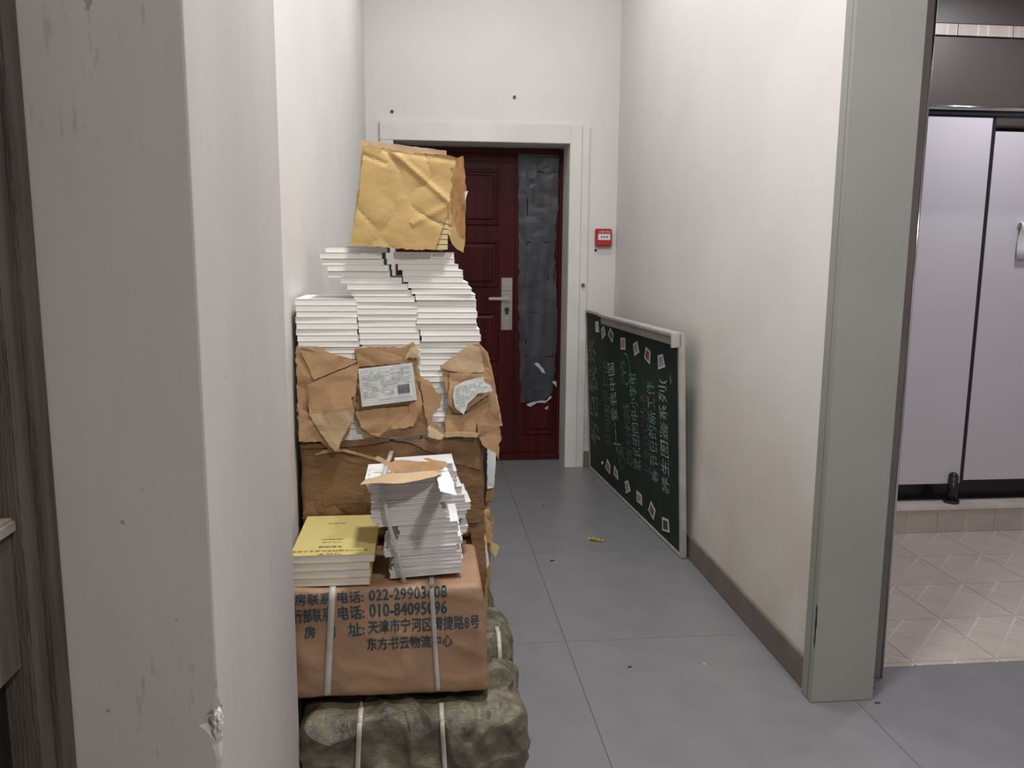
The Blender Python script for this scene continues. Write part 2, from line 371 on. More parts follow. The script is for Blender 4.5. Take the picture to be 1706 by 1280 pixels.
# ------------------------------------------------------------------ the setting
ZC = 3.6
g = struct(box('floor', -.7, 3.7, -2.2, 6.0, -.12, -.004, M_grout))
xs = [-.70, -.355, .505, 1.362, 2.22, 3.08, 3.70]; ys = [-2.2, -1.76, -.845, .07, .985, 1.9, 2.815, 3.73, 4.655, 5.57, 6.0]
tmesh = {}
for i in range(len(xs)-1):
    for j in range(len(ys)-1):
        x0, x1, y0, y1 = xs[i], xs[i+1], ys[j], ys[j+1]
        if x0 > 1.3 and y1 > 2.521:
            if y0 > 2.52: continue
            y1 = 2.521
        if x0 > 1.3 and y0 < 2.5 and y1 > 2.5: y1 = 2.521
        k = (round(x1-x0, 3), round(y1-y0, 3))
        if k not in tmesh:
            bm = bmesh.new(); bx(bm, .0009, x1-x0-.0009, .0009, y1-y0-.0009, -.006, 0); o = from_bm('floor_tile', bm, M_floor, g); tmesh[k] = o.data
        else: o = link('floor_tile', tmesh[k], None, g)
        o.location = (x0, y0, 0)
# toilet floor and stalls' plinth
tf = struct(box('floor_toilet', 1.42, 3.7, 2.523, 3.86, -.11, -.003, M_tgrout))
me0 = None
for i in range(8):
    for j in range(5):
        x0 = 1.375+.3165*i; y0 = 2.225+.326*j
        a, b, c, d = max(x0, 1.43), min(x0+.3165, 3.69), max(y0, 2.525), min(y0+.326, 3.856)
        if b-a < .02 or d-c < .01: continue
        bm = bmesh.new(); bx(bm, a-x0+.0012, b-x0-.0012, c-y0+.0012, d-y0-.0012, -.006, 0); o = from_bm('floor_tile', bm, M_ttile, tf); o.location = (x0, y0, 0)
pl = struct(box('trim_plinth', 1.42, 3.7, 3.860, 5.2, -.1, .12, M_tgrout))
for i in range(7):
    x0 = 1.36+.3165*i+.0; bm = bmesh.new(); bx(bm, max(.0012, 1.425-x0), .3153, 0, .008, 0, .119); o = from_bm('riser_tile', bm, M_ttile, pl); o.location = (x0, 3.852, .001)
box('ledge_slab', 1.42, 3.7, 3.846, 3.95, .1205, .146, M_marble, pl, .003)
# walls
wl = struct(link('wall_left', bpy.data.meshes.new('wall_left')))
bm = bmesh.new()
bot = [bm.verts.new((x, y, 0)) for x, y in ((-.344, 1.70), (-.352, 5.6), (-.5, 5.6), (-.5, 1.70))]; top = [bm.verts.new((v.co.x, v.co.y, ZC)) for v in bot]
bm.faces.new(bot); bm.faces.new(list(reversed(top)))
for i in range(4): bm.faces.new((bot[i], bot[(i+1) % 4], top[(i+1) % 4], top[i]))
bmesh.ops.recalc_face_normals(bm, faces=bm.faces); bm.to_mesh(wl.data); bm.free(); wl.data.materials.append(M_wall)
struct(box('wall_right', 1.238, 1.415, 2.36, 5.6, 0, ZC, M_wall))
struct(boxes('wall_back', [(-.36, -.1905, 5.335, 5.75, 0, ZC), (.9295, 1.238, 5.335, 5.75, 0, ZC), (-.1905, .9295, 5.335, 5.75, 2.1105, ZC)], M_casing_far if False else M_wall))
# pier at the mouth of the corridor, with a broken corner
bm = bmesh.new()
nz = 90
def chipd(z): return .022*math.exp(-((z-.73)/.022)**2) + (.004+.003*noise.noise(Vector((z*60, 0, 0))) if z < .71 else .0)
prof = []
for k in range(nz+1):
    z = ZC*(k/nz) if k > 40 else None
zs = [0, .2, .4, .55] + [.6+.008*i for i in range(24)] + [.82, 1.0, 1.5, 2.0, ZC]
for z in zs:
    d = chipd(z); dx = d*(1+.5*noise.noise(Vector((z*90, 3, 0)))); dy = d*(1+.5*noise.noise(Vector((z*80, 7, 1))))
    prof.append([bm.verts.new(p) for p in ((-.62, 1.14, z), (-.300-dx-.004, 1.14, z), (-.300-.4*dx-.001, 1.14+.4*dy+.001, z), (-.300, 1.14+dy+.004, z), (-.300, 1.816, z), (-.304, 1.82, z), (-.40, 1.82, z), (-.62, 1.82, z))])
for a, b in zip(prof, prof[1:]):
    for i in range(8): bm.faces.new((a[i], a[(i+1) % 8], b[(i+1) % 8], b[i]))
bm.faces.new(list(reversed(prof[0]))); bm.faces.new(prof[-1]); bmesh.ops.recalc_face_normals(bm, faces=bm.faces)
pier = struct(from_bm('wall_pier', bm, M_pier))
bm = bmesh.new(); bmesh.ops.create_icosphere(bm, subdivisions=3, radius=1)
for v in bm.verts:
    k = 1+.35*noise.noise(v.co*2.3)+.2*noise.noise(v.co*6)
    v.co = Vector((-.306+v.co.x*.009*k, 1.147+v.co.y*.009*k, .728+v.co.z*.026*k))
from_bm('broken_plaster', bm, M_break, pier)
# ceiling, hall and toilet shell
struct(boxes('ceiling', [(-.7, 3.7, -2.2, 2.45, ZC, ZC+.1), (-.5, 1.42, 2.45, 5.75, ZC, ZC+.1)], M_ceil))
struct(box('ceiling_toilet', 1.42, 3.7, 2.45, 5.3, 2.78, 2.88, M_ceil))
struct(box('wall_hall_back', -.7, 3.7, -2.3, -2.2, 0, ZC, M_pier))
struct(box('wall_hall_right', 3.7, 3.8, -2.2, 5.3, 0, ZC, M_pier))
struct(box('wall_toilet_back', 1.42, 3.7, 5.2, 5.3, 0, 2.78, M_brown))
struct(boxes('wall_header', [(1.42, 3.7, 2.40, 2.50, 2.26, ZC)], M_brown))
# trims
c2 = struct(boxes('trim_2', [(1.210, 1.419, 2.325, 2.349, 0, ZC), (1.210, 1.2375, 2.349, 2.392, 0, ZC), (1.4155, 1.419, 2.349, 2.42, 0, ZC)], M_casing, None, .0025))
bm = bmesh.new()
zs_ = [.19+.012*i for i in range(13)]; rc = random.Random(4); rw = []
for z in zs_:
    w_ = (.0025+.003*rc.random())*(1 if zs_[0] < z < zs_[-1] else .1); rw.append([bm.verts.new((1.2094, 2.3246+w_, z)), bm.verts.new((1.2094, 2.3244, z)), bm.verts.new((1.2094+w_*.8, 2.3244, z))])
for a, b in zip(rw, rw[1:]): bm.faces.new((a[0], a[1], b[1], b[0])); bm.faces.new((a[1], a[2], b[2], b[1]))
from_bm('chipped_edge', bm, M_black, c2)
jam = struct(boxes('door_frame_toilet', [(1.4205, 1.521, 2.455, 2.52, 0, 2.26)], M_bronze, None, .003))
cyl('frame_edge_tube', (1.5225, 2.456, .0), (1.5225, 2.456, 2.26), .005, M_chrome, jam)
t1 = struct(boxes('trim_1', [(-.267, -.184, 5.309, 5.345, 0, 2.104), (.923, 1.0, 5.309, 5.345, 0, 2.220), (-.267, .923, 5.309, 5.345, 2.104, 2.220)], M_casing_far, None, .003))
box('casing_edge', 1.002, 1.049, 5.315, 5.345, 0, 2.216, M_casing_far, t1, .002)
boxes('reveal_lining', [(.923, .929, 5.345, 5.583, 0, 2.104), (-.19, -.184, 5.345, 5.583, 0, 2.104), (-.184, .923, 5.345, 5.583, 2.104, 2.110)], M_casing_far, t1)
struct(box('baseboard_right', 1.222, 1.238, 2.393, 5.335, 0, .108, M_base, None, .002))
struct(box('baseboard_back', 1.05, 1.221, 5.321, 5.335, 0, .108, M_base, None, .002))
struct(box('baseboard_left', -.3515, -.336, 2.9, 5.33, 0, .108, M_base, None, .002))

# security door
dr = struct(bpy.data.objects.new('door_1', None)); COL.objects.link(dr); dr.location = (0, 0, 0)
DY = 5.583
box('main_leaf', -.184, .6175, DY, DY+.06, .045, 2.098, M_door, dr, .003)
box('narrow_leaf', .6225, .923, DY+.002, DY+.06, .045, 2.098, M_door, dr, .003)
box('meeting_strip', .6085, .628, DY-.012, DY, .045, 2.095, M_door, dr, .002)
box('threshold', -.184, .923, DY-.045, DY+.06, 0, .044, M_door, dr, .004)
boxes('inner_frame', [(.9, .923, DY-.03, DY, .045, 2.098), (-.184, -.16, DY-.03, DY, .045, 2.098), (-.16, .9, DY-.03, DY, 2.068, 2.098)], M_door, dr, .003)
def panel(x0, x1, z0, z1, yb, parent):
    bm = bmesh.new(); rings = []
    for ins, out in ((0, 0), (.006, .011), (.016, .011), (.022, .002), (.034, .002), (.046, .010)):
        rings.append([bm.verts.new((x, yb-out, z)) for x, z in ((x0+ins, z0+ins), (x1-ins, z0+ins), (x1-ins, z1-ins), (x0+ins, z1-ins))])
    for a, b in zip(rings, rings[1:]):
        for i in range(4): bm.faces.new((a[i], a[(i+1) % 4], b[(i+1) % 4], b[i]))
    bm.faces.new(rings[-1]); bm.faces.new(list(reversed(rings[0]))); bmesh.ops.recalc_face_normals(bm, faces=bm.faces)
    return from_bm('raised_panel', bm, M_door, parent)
for z0, z1 in ((1.60, 1.965), (1.19, 1.505), (.69, 1.03), (.17, .60)):
    panel(-.06, .497, z0, z1, DY, dr)
for z0, z1 in ((1.60, 1.965), (1.19, 1.505), (.71, 1.035), (.17, .60)):
    panel(.676, .885, z0, z1, DY+.002, dr)
lk = box('lock_plate', .515, .590, DY-.012, DY, .902, 1.255, M_steel, dr, .003)
box('cover_block', .517, .588, DY-.022, DY-.012, 1.09, 1.162, M_steel, lk, .003)
box('lock_cap', .517, .588, DY-.020, DY-.012, 1.168, 1.252, M_steel, lk, .003)
cyl('lever_neck', (.556, DY-.012, 1.117), (.556, DY-.055, 1.117), .010, M_lever, lk)
box('lever', .426, .566, DY-.062, DY-.048, 1.108, 1.127, M_lever, lk, .004)
cyl('keyhole', (.553, DY-.012, 1.04), (.553, DY-.0165, 1.04), .017, M_keyhole, lk)
cyl('keyhole', (.553, DY-.012, 1.02), (.553, DY-.016, 1.02), .012, M_keyhole, lk)
for z in (1.205, .985, .94): cyl('plate_screw', (.553, DY-(.020 if z > 1.1 else .012), z), (.553, DY-(.0225 if z > 1.1 else .0145), z), .008, M_chrome, lk, seg=12)
fl = sheet('torn_film', [(864, 242), (932, 246), (930, 330), (924, 420), (929, 560), (922, 650), (905, 672), (885, 668), (868, 672), (864, 500)], DY-.011, M_film, dr, .0006, .004, 5, 2, 8)
for k, pp in enumerate(([(889, 606), (895, 604), (905, 614), (909, 623), (903, 621), (896, 612)], [(920, 636), (925, 635), (932, 643), (934, 651), (928, 648)], [(877, 674), (884, 671), (897, 668), (909, 668), (918, 659), (919, 663), (908, 672), (896, 671), (884, 678), (880, 677)], [(907, 681), (914, 676), (912, 683)])):
    sheet('film_scrap', pp, DY-.016-.001*k, M_scrap, fl, .0006, .003, 20+k, .6, 3)

# wooden glazed door at the left edge
wd = struct(bpy.data.objects.new('door_2', None)); COL.objects.link(wd)
XW = -.503
box('jamb', XW-.06, XW+.004, 1.093, 1.139, 0, ZC, M_wood, wd, .002)
box('stile', XW-.05, XW, 1.047, 1.0875, 0, 2.2, M_wood, wd, .002)
box('mid_rail', XW-.05, XW-.012, .20, 1.0465, .875, 1.055, M_wood, wd, .003)
box('rail_ledge', XW-.05, XW-.004, .20, 1.0465, 1.0555, 1.075, M_woodtop, wd, .004)
box('bottom_rail', XW-.05, XW-.012, .20, 1.0465, .0, .25, M_wood, wd, .003)
box('lower_panel', XW-.05, XW-.036, .20, 1.0465, .2505, .8745, M_darkglass, wd)
box('brace_board', XW-.036, XW-.014, .20, .93, .45, .72, M_wood, wd, .003)
box('glass_pane', XW-.045, XW-.040, .20, 1.0465, 1.0755, 2.0, M_darkglass, wd)
box('top_rail', XW-.05, XW-.006, .20, 1.0465, 2.0005, 2.2, M_wood, wd)
struct(box('wall_hall_left', XW-.2, XW-.062, -2.2, 1.139, 0, ZC, M_pier))

# toilet stalls
st = thing('toilet_partition', 'lilac grey toilet stall front of tall panels on the tiled ledge', 'partition')
SY = 3.905
box('fixed_panel', 1.95, 2.765, SY, SY+.02, .245, 2.085, M_stall, st, .001)
box('stall_door', 2.785, 3.40, SY, SY+.02, .262, 2.02, M_stall, st, .001)
box('edge_profile', 2.7655, 2.7845, SY+.001, SY+.019, .24, 2.085, M_black, st)
boxes('under_door_shade', [(1.95, 3.5, SY+.10, SY+.12, .147, .262)], M_black, st)  # no real rail: black strip standing in for the dark stall interior
box('header_rail', 1.95, 3.6, SY-.01, SY+.03, 2.086, 2.120, M_gloss_black, st, .006)
cyl('header_tube', (1.95, SY-.014, 2.125), (3.6, SY-.014, 2.125), .012, M_chrome, st)
ft = cyl('support_foot', (2.722, SY-.012, .147), (2.722, SY-.012, .285), .024, M_black, st)
cyl('foot_flange', (2.722, SY-.012, .1465), (2.722, SY-.012, .162), .038, M_gloss_black, ft)
bm = bmesh.new(); bmesh.ops.create_uvsphere(bm, u_segments=16, v_segments=8, radius=.024, matrix=Matrix.Translation((2.722, SY-.012, .285))); from_bm('foot_cap', bm, M_black, ft, True)
bh = struct(box('wall_bulkhead', 1.42, 3.7, 3.99, 4.06, 2.05, 2.475, M_brown))
for i in range(8):
    o = box('border_tile', 1.43+.29*i, 1.43+.29*i+.286, 3.975, 4.06, 2.478, 2.530, M_ttile, bh)
struct(box('wall_bulkhead_top', 1.42, 3.7, 3.97, 4.06, 2.532, 2.78, M_brown))
hk = thing('hanging_paper', 'white sheet of paper folded over on the toilet stall door', 'paper')
bm = bmesh.new(); prf = [(.0, 0), (.004, .02), (.016, .03), (.030, .024), (.034, .008), (.024, -.012), (.014, -.05), (.012, -.10), (.016, -.152)]
rows = [[bm.verts.new((x, SY-.003-a, 1.555+b)) for x in (2.945, 3.16)] for a, b in prf]
for a, b in zip(rows, rows[1:]): bm.faces.new((a[0], a[1], b[1], b[0]))
o = from_bm('folded_sheet', bm, M_sheet, hk, True); md = o.modifiers.new('s', 'SOLIDIFY'); md.thickness = .001

# ceiling lamps (all above the frame, the hall one an added fill)
def lamp(x, y, z, power, label, r=.17, col=(1, .985, .965)):
    t = thing('ceiling_lamp', label, 'lamp', 'ceiling lamps', (x, y, z))
    cyl('base_plate', (0, 0, -.02), (0, 0, -.0005), r+.015, M_white, t, seg=32)
    cyl('diffuser', (0, 0, -.06), (0, 0, -.0205), r*.85, M_diff, t, r1=r, seg=32)
    ld = bpy.data.lights.new('lamp_light', 'AREA'); ld.shape = 'DISK'; ld.size = r*1.8; ld.energy = power; ld.color = col
    lo = bpy.data.objects.new('lamp_light', ld); COL.objects.link(lo); lo.parent = t; lo.location = (0, 0, -.065)
lamp(.44, 3.0, ZC, LAMP_CORRIDOR, 'round ceiling lamp over the near half of the corridor')
lamp(.44, 4.1, ZC, LAMP_CORRIDOR, 'round ceiling lamp over the far half of the corridor')
lamp(.38, 1.50, ZC, LAMP_MOUTH, 'round ceiling lamp before the mouth of the corridor')
lamp(1.3, -.6, ZC, LAMP_HALL_FILL, 'added fill lamp behind the viewer in the hall')  # unseen lamp added to brighten the surfaces facing the camera
lamp(2.75, 3.30, 2.78, LAMP_TOILET, 'round ceiling lamp above the toilet floor', .12, (.97, .95, 1))

# ------------------------------------------------------------------ the stack of parcels and books
YT, YR = 1.845, 2.175                        # front of the printed parcel, front of the row behind it
ZB, ZP, ZK = .362, .632, .908                # top of sack, top of printed parcel, top of brown parcel
def sack(label, cs, seed, straps, name='woven_sack', amp=.013):
    t = thing(name, label, 'sack', 'woven sacks at the foot of the stack')
    b = wrinkled_box('sack_cloth', cs, M_sack, t, (100, 56, 56), .05, amp, seed, 6., ridge=.75, rs=1.15)
    bv = bvh_of(b)
    for x0, sl, z0, z1, yf, yt, wd_ in straps: strap_over('plastic_strap', bv, lambda z, a=x0, s=sl: a+s*z, z0, z1, yf, yt, wd_, M_strap2, t, .005)
    return t, b
s1, s1b = sack('olive grey woven sack tied with pale straps under the printed parcel', cuboid(-.300, .238, 1.790, 2.095, .012, ZB-.022), 4, [(-.178, .06, .03, .34, 1.78, 1.84, .012), (.048, -.05, .03, .34, 1.78, 1.84, .011)])
for k, pp in enumerate(([(858, 1178), (866, 1186), (874, 1204), (872, 1216), (860, 1204)], [(849, 1144), (855, 1134), (854, 1162), (848, 1158)], [(874, 1226), (881, 1232), (883, 1250), (876, 1240)])):
    sheet('torn_tape_end', pp, 1.90, M_kraft_dk if k != 1 else M_sack, s1, .0015, .004, 60+k, .8, 4)
s2, _ = sack('woven sack behind the front sack, beneath the brown parcels', cuboid(-.295, .235, 2.155, 2.43, .012, .335), 14, [(.20, 0, .03, .33, 2.14, 2.25, .012)])

# printed parcel
pc = thing('printed_parcel', 'brown paper parcel printed with blue telephone numbers on the woven sack', 'parcel')
A = [px(490, 1168, 1, YT), px(817, 1155, 1, YT), px(806, 974, 1, YT), px(488, 982, 1, YT)]
cs = [(-.325, YT, ZB), (.147, YT, ZB-.001), (-.325, YT+.305, ZB), (.147, YT+.305, ZB), (-.325, YT, ZP+.004), (.130, YT, ZP), (-.325, YT+.305, ZP), (.130, YT+.305, ZP)]
pb = wrinkled_box('wrapping', cs, M_kraft_txt, pc, (48, 26, 30), .016, .0035, 31, 6.)
pbv = bvh_of(pb)
def onparcel(x, z):
    h = pbv.ray_cast(Vector((x, YT-.4, z)), Vector((0, 1, 0)))
    return (h[0].y if h[0] is not None and h[0].y < YT+.03 else YT+.004)-.0022
NF = Vector((0, -1, 0))
def ptext(s, x0, y0, x1, y1, hpx, m=M_teal, nm='printed_line'):
    S = px(x0, y0, 1, YT); E = px(x1, y1, 1, YT); h = (px(x0, y0-hpx, 1, YT)-S).length
    return place_text(nm, s, S, E, NF, h, m, pc, .014, fn=onparcel)
ptext('房联系', 492, 1009, 552, 1006, 19); ptext('电话:', 563, 1005, 606, 1003, 19); ptext('022-29903608', 615, 1001, 745, 994, 18)
ptext('行部联系', 490, 1039, 552, 1035, 24); ptext('电话:', 564, 1033, 608, 1030, 23); ptext('010-84095096', 616, 1028, 745, 1022, 22)
ptext('房', 508, 1064, 526, 1063, 20); ptext('地', 547, 1062, 560, 1061, 20); ptext('址:', 581, 1059, 608, 1057, 22)
ptext('天津市宁河区腾捷路8号', 614, 1056, 799, 1046, 23)
ptext('东方书云物流中心', 612, 1084, 754, 1077, 22)
strap_over('plastic_strap', pbv, lambda z: px(554, 991, 1, YT).x+(px(545, 1166, 1, YT).x-px(554, 991, 1, YT).x)*(ZP-z)/.27, ZB+.012, ZP-.004, YT, YT+.03, .015, M_strap, pc, .003)
strap_over('plastic_strap', pbv, lambda z: px(719, 982, 1, YT).x+(px(730, 1164, 1, YT).x-px(719, 982, 1, YT).x)*(ZP-z)/.27, ZB+.012, ZP-.004, YT, YT+.30, .011, M_strap, pc, .003)

# brown parcels of the row behind, and the row behind that
p2 = thing('brown_parcel', 'wide dark brown paper parcel behind the tied booklets', 'parcel', 'brown paper parcels')
wrinkled_box('wrapping', [(-.332, YR, .634), (.160, YR, .634), (-.332, YR+.25, .634), (.155, YR+.25, .634), (-.330, YR, ZK), (.154, YR, ZK), (-.330, YR+.25, ZK), (.150, YR+.25, ZK)], M_kraft_dk, p2, (46, 22, 26), .010, .004, 52, 6.)
Z3 = zoomer(470, 560, 4.265); Z4 = zoomer(470, 740, 4.265)
sheet('paper_fold', Z3([(230, 840), (330, 800), (430, 803), (560, 835), (720, 885), (810, 955), (790, 970), (700, 900), (560, 852), (430, 822), (330, 830), (240, 850)]), YR-.006, M_kraft, p2, .0012, .002, 71, .8)
sheet('paper_fold', Z3([(125, 775), (450, 745), (760, 720), (765, 745), (640, 770), (430, 790), (140, 800)]), YR-.005, M_kraft_dk, p2, .0012, .003, 72, 1)
sheet('paper_fold', Z3([(785, 735), (1408, 725), (1410, 800), (1415, 950), (1200, 900), (930, 765)]), YR-.006, M_kraft_dk, p2, .0012, .004, 73, 1.2, freq=9)
sheet('paper_fold', Z4([(170, 420), (280, 395), (290, 450), (420, 440), (600, 420), (600, 530), (140, 530)]), YR-.005, M_kraft_dk, p2, .0012, .004, 74, 1.5)
sheet('paper_fold', Z4([(1230, 330), (1410, 360), (1440, 450), (1430, 560), (1290, 560)]), YR-.006, M_kraft_dk, p2, .0012, .004, 75, 1.5)
p3 = thing('brown_parcel', 'lower brown parcel with a string tie behind the printed parcel', 'parcel', 'brown paper parcels')
wrinkled_box('wrapping', cuboid(-.325, .168, YR+.008, YR+.25, .362, .624), M_kraft, p3, (30, 16, 18), .014, .004, 82, 6.)
p4 = thing('brown_parcel', 'brown parcel of the back row jutting out beside the dark brown parcel', 'parcel', 'brown paper parcels')
wrinkled_box('wrapping', cuboid(-.30, .205, 2.452, 2.70, .640, .900), M_kraft, p4, (26, 16, 18), .014, .005, 83, 6.)
p5 = thing('brown_parcel', 'lower parcel of the back row beneath the jutting parcel', 'parcel', 'brown paper parcels')
wrinkled_box('wrapping', cuboid(-.30, .196, 2.452, 2.70, .362, .628), M_kraft, p5, (26, 16, 18), .014, .005, 84, 6.)
s3 = thing('woven_sack', 'woven sack at the very back of the stack, under the back row', 'sack', 'woven sacks at the foot of the stack')
wrinkled_box('sack_cloth', cuboid(-.285, .215, 2.485, 2.76, .010, .338), M_sack, s3, (24, 16, 16), .07, .01, 24, 7.)
sheet('label', [(811, 747), (827, 750), (823, 812), (812, 815)], 2.438, M_sheet, p4, .0008, .003, 91, .4, 4)
sheet('loose_flap', [(803, 735), (812, 745), (811, 815), (806, 862), (802, 800)], 2.42, M_black, p4, .001, .003, 92, .8, 4)
sheet('loose_flap', [(809, 862), (818, 858), (823, 866), (820, 880), (821, 905), (810, 905)], 2.43, M_kraft, p5, .0012, .005, 93, .8, 4)
sheet('yellow_tag', [(819, 903), (832, 910), (826, 930), (818, 917)], 2.428, M_yellow, p5, .0008, .002, 94, .3, 4)
sheet('label', [(809, 905), (814, 925), (815, 940), (809, 955), (807, 930)], 2.165, M_sheet, p3, .0008, .002, 95, .5, 4)
sheet('loose_flap', [(784, 882), (803, 876), (808, 905), (812, 960), (806, 1000), (799, 985), (788, 930)], 2.160, M_kraft_dk, p3, .0012, .004, 96, .6, 4)

# ------------------------------------------------------------------ book columns
BW, BD, BT = .1575, .225, .01545
bmP = bmesh.new(); bx(bmP, -BW/2+.0008, BW/2-.001, -BD/2+.0012, BD/2-.0012, .0005, BT-.0006); mePages = bpy.data.meshes.new('pages'); bmP.to_mesh(mePages); bmP.free(); mePages.materials.append(M_page)
bmP = bmesh.new()
bx(bmP, -BW/2, BW/2, -BD/2, BD/2, 0, .0005); bx(bmP, -BW/2, BW/2, -BD/2, BD/2, BT-.0006, BT-.0001); bx(bmP, -BW/2, -BW/2+.0007, -BD/2, BD/2, .0005, BT-.0006)
meCover = bpy.data.meshes.new('cover'); bmP.to_mesh(meCover); bmP.free(); meCover.materials.append(M_cover)
_o = 'first second third fourth fifth sixth seventh eighth ninth tenth eleventh twelfth thirteenth fourteenth fifteenth sixteenth seventeenth eighteenth nineteenth twentieth'.split()
ORD = ['top'] + [(_o[k] if k < 20 else ('thirtieth' if k == 29 else ('twenty-' if k < 29 else 'thirty-')+_o[(k-20) % 10]))+' from the top' for k in range(1, 39)]
rg = random.Random(5)
def column(nm, ztop, rows, default, group):
    n = int((ztop-ZK-.005)/BT)
    step = (ztop-ZK-.005)/n; sc = step/BT
    for i in range(n):
        l, r = rows[i] if i < len(rows) else default
        X = (px(470+l/4.265, 500, 1, YR).x+px(470+r/4.265, 500, 1, YR).x)/2
        lab = 'white book, %s of the %s column' % (ORD[i], nm)
        t = thing('book', lab, 'book', group, (X+rg.uniform(-.0012, .0012), YR+BD/2+.006+rg.uniform(-.003, .003), ztop-(i+1)*step))
        t.rotation_euler = (0, 0, rg.uniform(-.012, .012)+(math.pi if rg.random() < .5 else 0)); t.scale = (1, 1, sc)
        link('pages', mePages, None, t); link('cover', meCover, None, t)
R_rows = [(795, 1220), (800, 1225), (820, 1245), (860, 1285), (870, 1290), (895, 1315), (930, 1345), (950, 1370), (960, 1378), (960, 1378), (965, 1380), (966, 1380), (970, 1383), (985, 1395), (990, 1400), (990, 1400)]
M_rows = [(312, 752), (278, 718), (282, 722), (330, 762), (334, 766), (420, 853), (468, 893), (500, 925), (520, 945), (530, 950), (535, 955), (538, 958), (540, 962), (541, 962), (542, 964), (545, 966), (565, 985), (558, 970)]
L_rows = [(85, 520), (87, 526), (90, 530), (92, 532), (93, 533), (94, 534), (95, 535), (96, 536), (128, 545)]
column('right-hand', 1.4085, R_rows, (982, 1394), 'white books of the right-hand column')
column('middle', 1.4225, M_rows, (553, 968), 'white books of the middle column')
column('left-hand', 1.287, L_rows, (118, 540), 'white books of the left-hand column against the wall')
# a few pages-outward books poking out between the columns near the top
# ------------------------------------------------------------------ torn kraft wrappers round the foot of the columns
def torn(label): return thing('torn_wrapper', label, 'wrapper', 'torn paper wrappers round the book columns')
wA = torn('torn brown paper wrapper around the left-hand book column')
sheet('front_sheet', Z3([(98, 75), (200, 92), (285, 132), (310, 108), (420, 140), (545, 180), (545, 210), (520, 540), (480, 680), (440, 745), (300, 752), (118, 752), (105, 400)]), YR-.006, M_kraft, wA, .0012, .003, 101, 1.6)
sheet('top_lip', Z3([(100, 68), (180, 72), (300, 82), (310, 105), (285, 132), (200, 95)]), YR-.011, M_kraft_pale, wA, .0012, .003, 102, 1.2)
sheet('folded_flap', Z3([(130, 105), (310, 112), (548, 182), (225, 312)]), YR-.012, M_kraft, wA, .0012, .003, 103, .6)
sheet('folded_flap', Z3([(178, 345), (548, 190), (535, 300), (520, 420), (490, 440), (510, 530), (190, 562)]), lambda a, b: YR-.020, M_kraft, wA, .0012, .003, 104, .8)
sheet('hanging_flap', Z3([(190, 560), (512, 528), (502, 600), (455, 680), (410, 770), (400, 815), (380, 825), (345, 790), (265, 680)]), lambda a, b: YR-.024, M_kraft_pale, wA, .0012, .004, 105, .8)
sheet('side_flap', Z3([(118, 500), (180, 545), (280, 690), (365, 795), (330, 800), (280, 752), (118, 752)]), YR-.015, M_kraft, wA, .0012, .003, 106, 1)
wB = torn('torn brown paper wrapper with the white address label around the middle column')
sheet('front_sheet', Z3([(513, 88), (640, 76), (860, 78), (930, 45), (950, 78), (968, 112), (975, 330), (1000, 420), (1012, 560), (1025, 700), (850, 716), (600, 722), (545, 640), (520, 560), (540, 400)]), YR-.007, M_kraft, wB, .0012, .003, 111, 1.4)
sheet('folded_flap', Z3([(515, 88), (640, 82), (760, 118), (852, 150), (860, 192), (540, 222)]), YR-.012, M_kraft, wB, .0012, .003, 112, .8)
sheet('torn_tip', Z3([(865, 175), (905, 90), (932, 40), (948, 70), (972, 100), (972, 160), (905, 150)]), YR-.016, M_kraft_pale, wB, .0012, .005, 113, 1.4)
sheet('side_flap', Z3([(948, 330), (985, 400), (1000, 480), (965, 560), (930, 645), (745, 672), (905, 545), (902, 490), (950, 460)]), YR-.018, M_kraft, wB, .0012, .003, 114, 1.4)
sheet('lower_flap', Z3([(518, 540), (640, 520), (912, 500), (906, 545), (690, 716), (630, 700), (560, 650)]), YR-.014, M_kraft, wB, .0012, .004, 115, .8)
sheet('dark_flap', Z3([(940, 640), (985, 560), (1010, 500), (1025, 700), (900, 712), (690, 716), (850, 668)]), YR-.010, M_kraft_dk, wB, .0012, .003, 116, 1)  # flap in the darker brown kraft
LBP = Z3([(540, 235), (925, 190), (958, 455), (568, 503)])
lb = sheet('address_label', LBP, YR-.024, M_label, wB, .0008, .0012, 117, 0, 5)
def on_label(u, v, d=.0265):
    a, b, c, e = [Vector(p) for p in LBP]; p = a.lerp(b, u).lerp(e.lerp(c, u), v); return px(p.x, p.y, 1, YR-d)
bm = bmesh.new(); bm2 = bmesh.new(); rl = random.Random(3)
def quad(bm, u0, u1, v0, v1): bm.faces.new([bm.verts.new(on_label(*q)) for q in ((u0, v1), (u1, v1), (u1, v0), (u0, v0))])
for r_ in range(15):
    v = .10+r_*.048; u = .05
    while u < (.95 if v < .5 else .62):
        wd_ = rl.uniform(.02, .10)
        if rl.random() < .72: quad(bm, u, min(u+wd_, .96), v, v+rl.uniform(.010, .024))
        u += wd_+.014
u = .3
while u < .92: quad(bm, u, u+.02, .865, .895); u += .03
for q in ((.03, .97, .06, .066), (.03, .97, .93, .936), (.03, .034, .06, .93), (.966, .97, .06, .93)): quad(bm, *q)
u = .675
while u < .90: wd_ = rl.choice((.006, .010, .016)); quad(bm2, u, u+wd_, .54, .78); u += wd_+rl.choice((.004, .006, .009))
from_bm('label_print', bm, M_print, lb); from_bm('barcode', bm2, M_bar, lb)
wC = torn('torn brown paper wrapper with a crumpled grey label around the right-hand column')
sheet('front_sheet', Z3([(1125, 220), (1240, 130), (1330, 65), (1395, 50), (1440, 110), (1500, 320), (1555, 620), (1400, 705), (1380, 722), (1150, 716), (1165, 560), (1190, 480), (1155, 330)]), YR-.007, M_kraft, wC, .0012, .004, 121, 1.4)
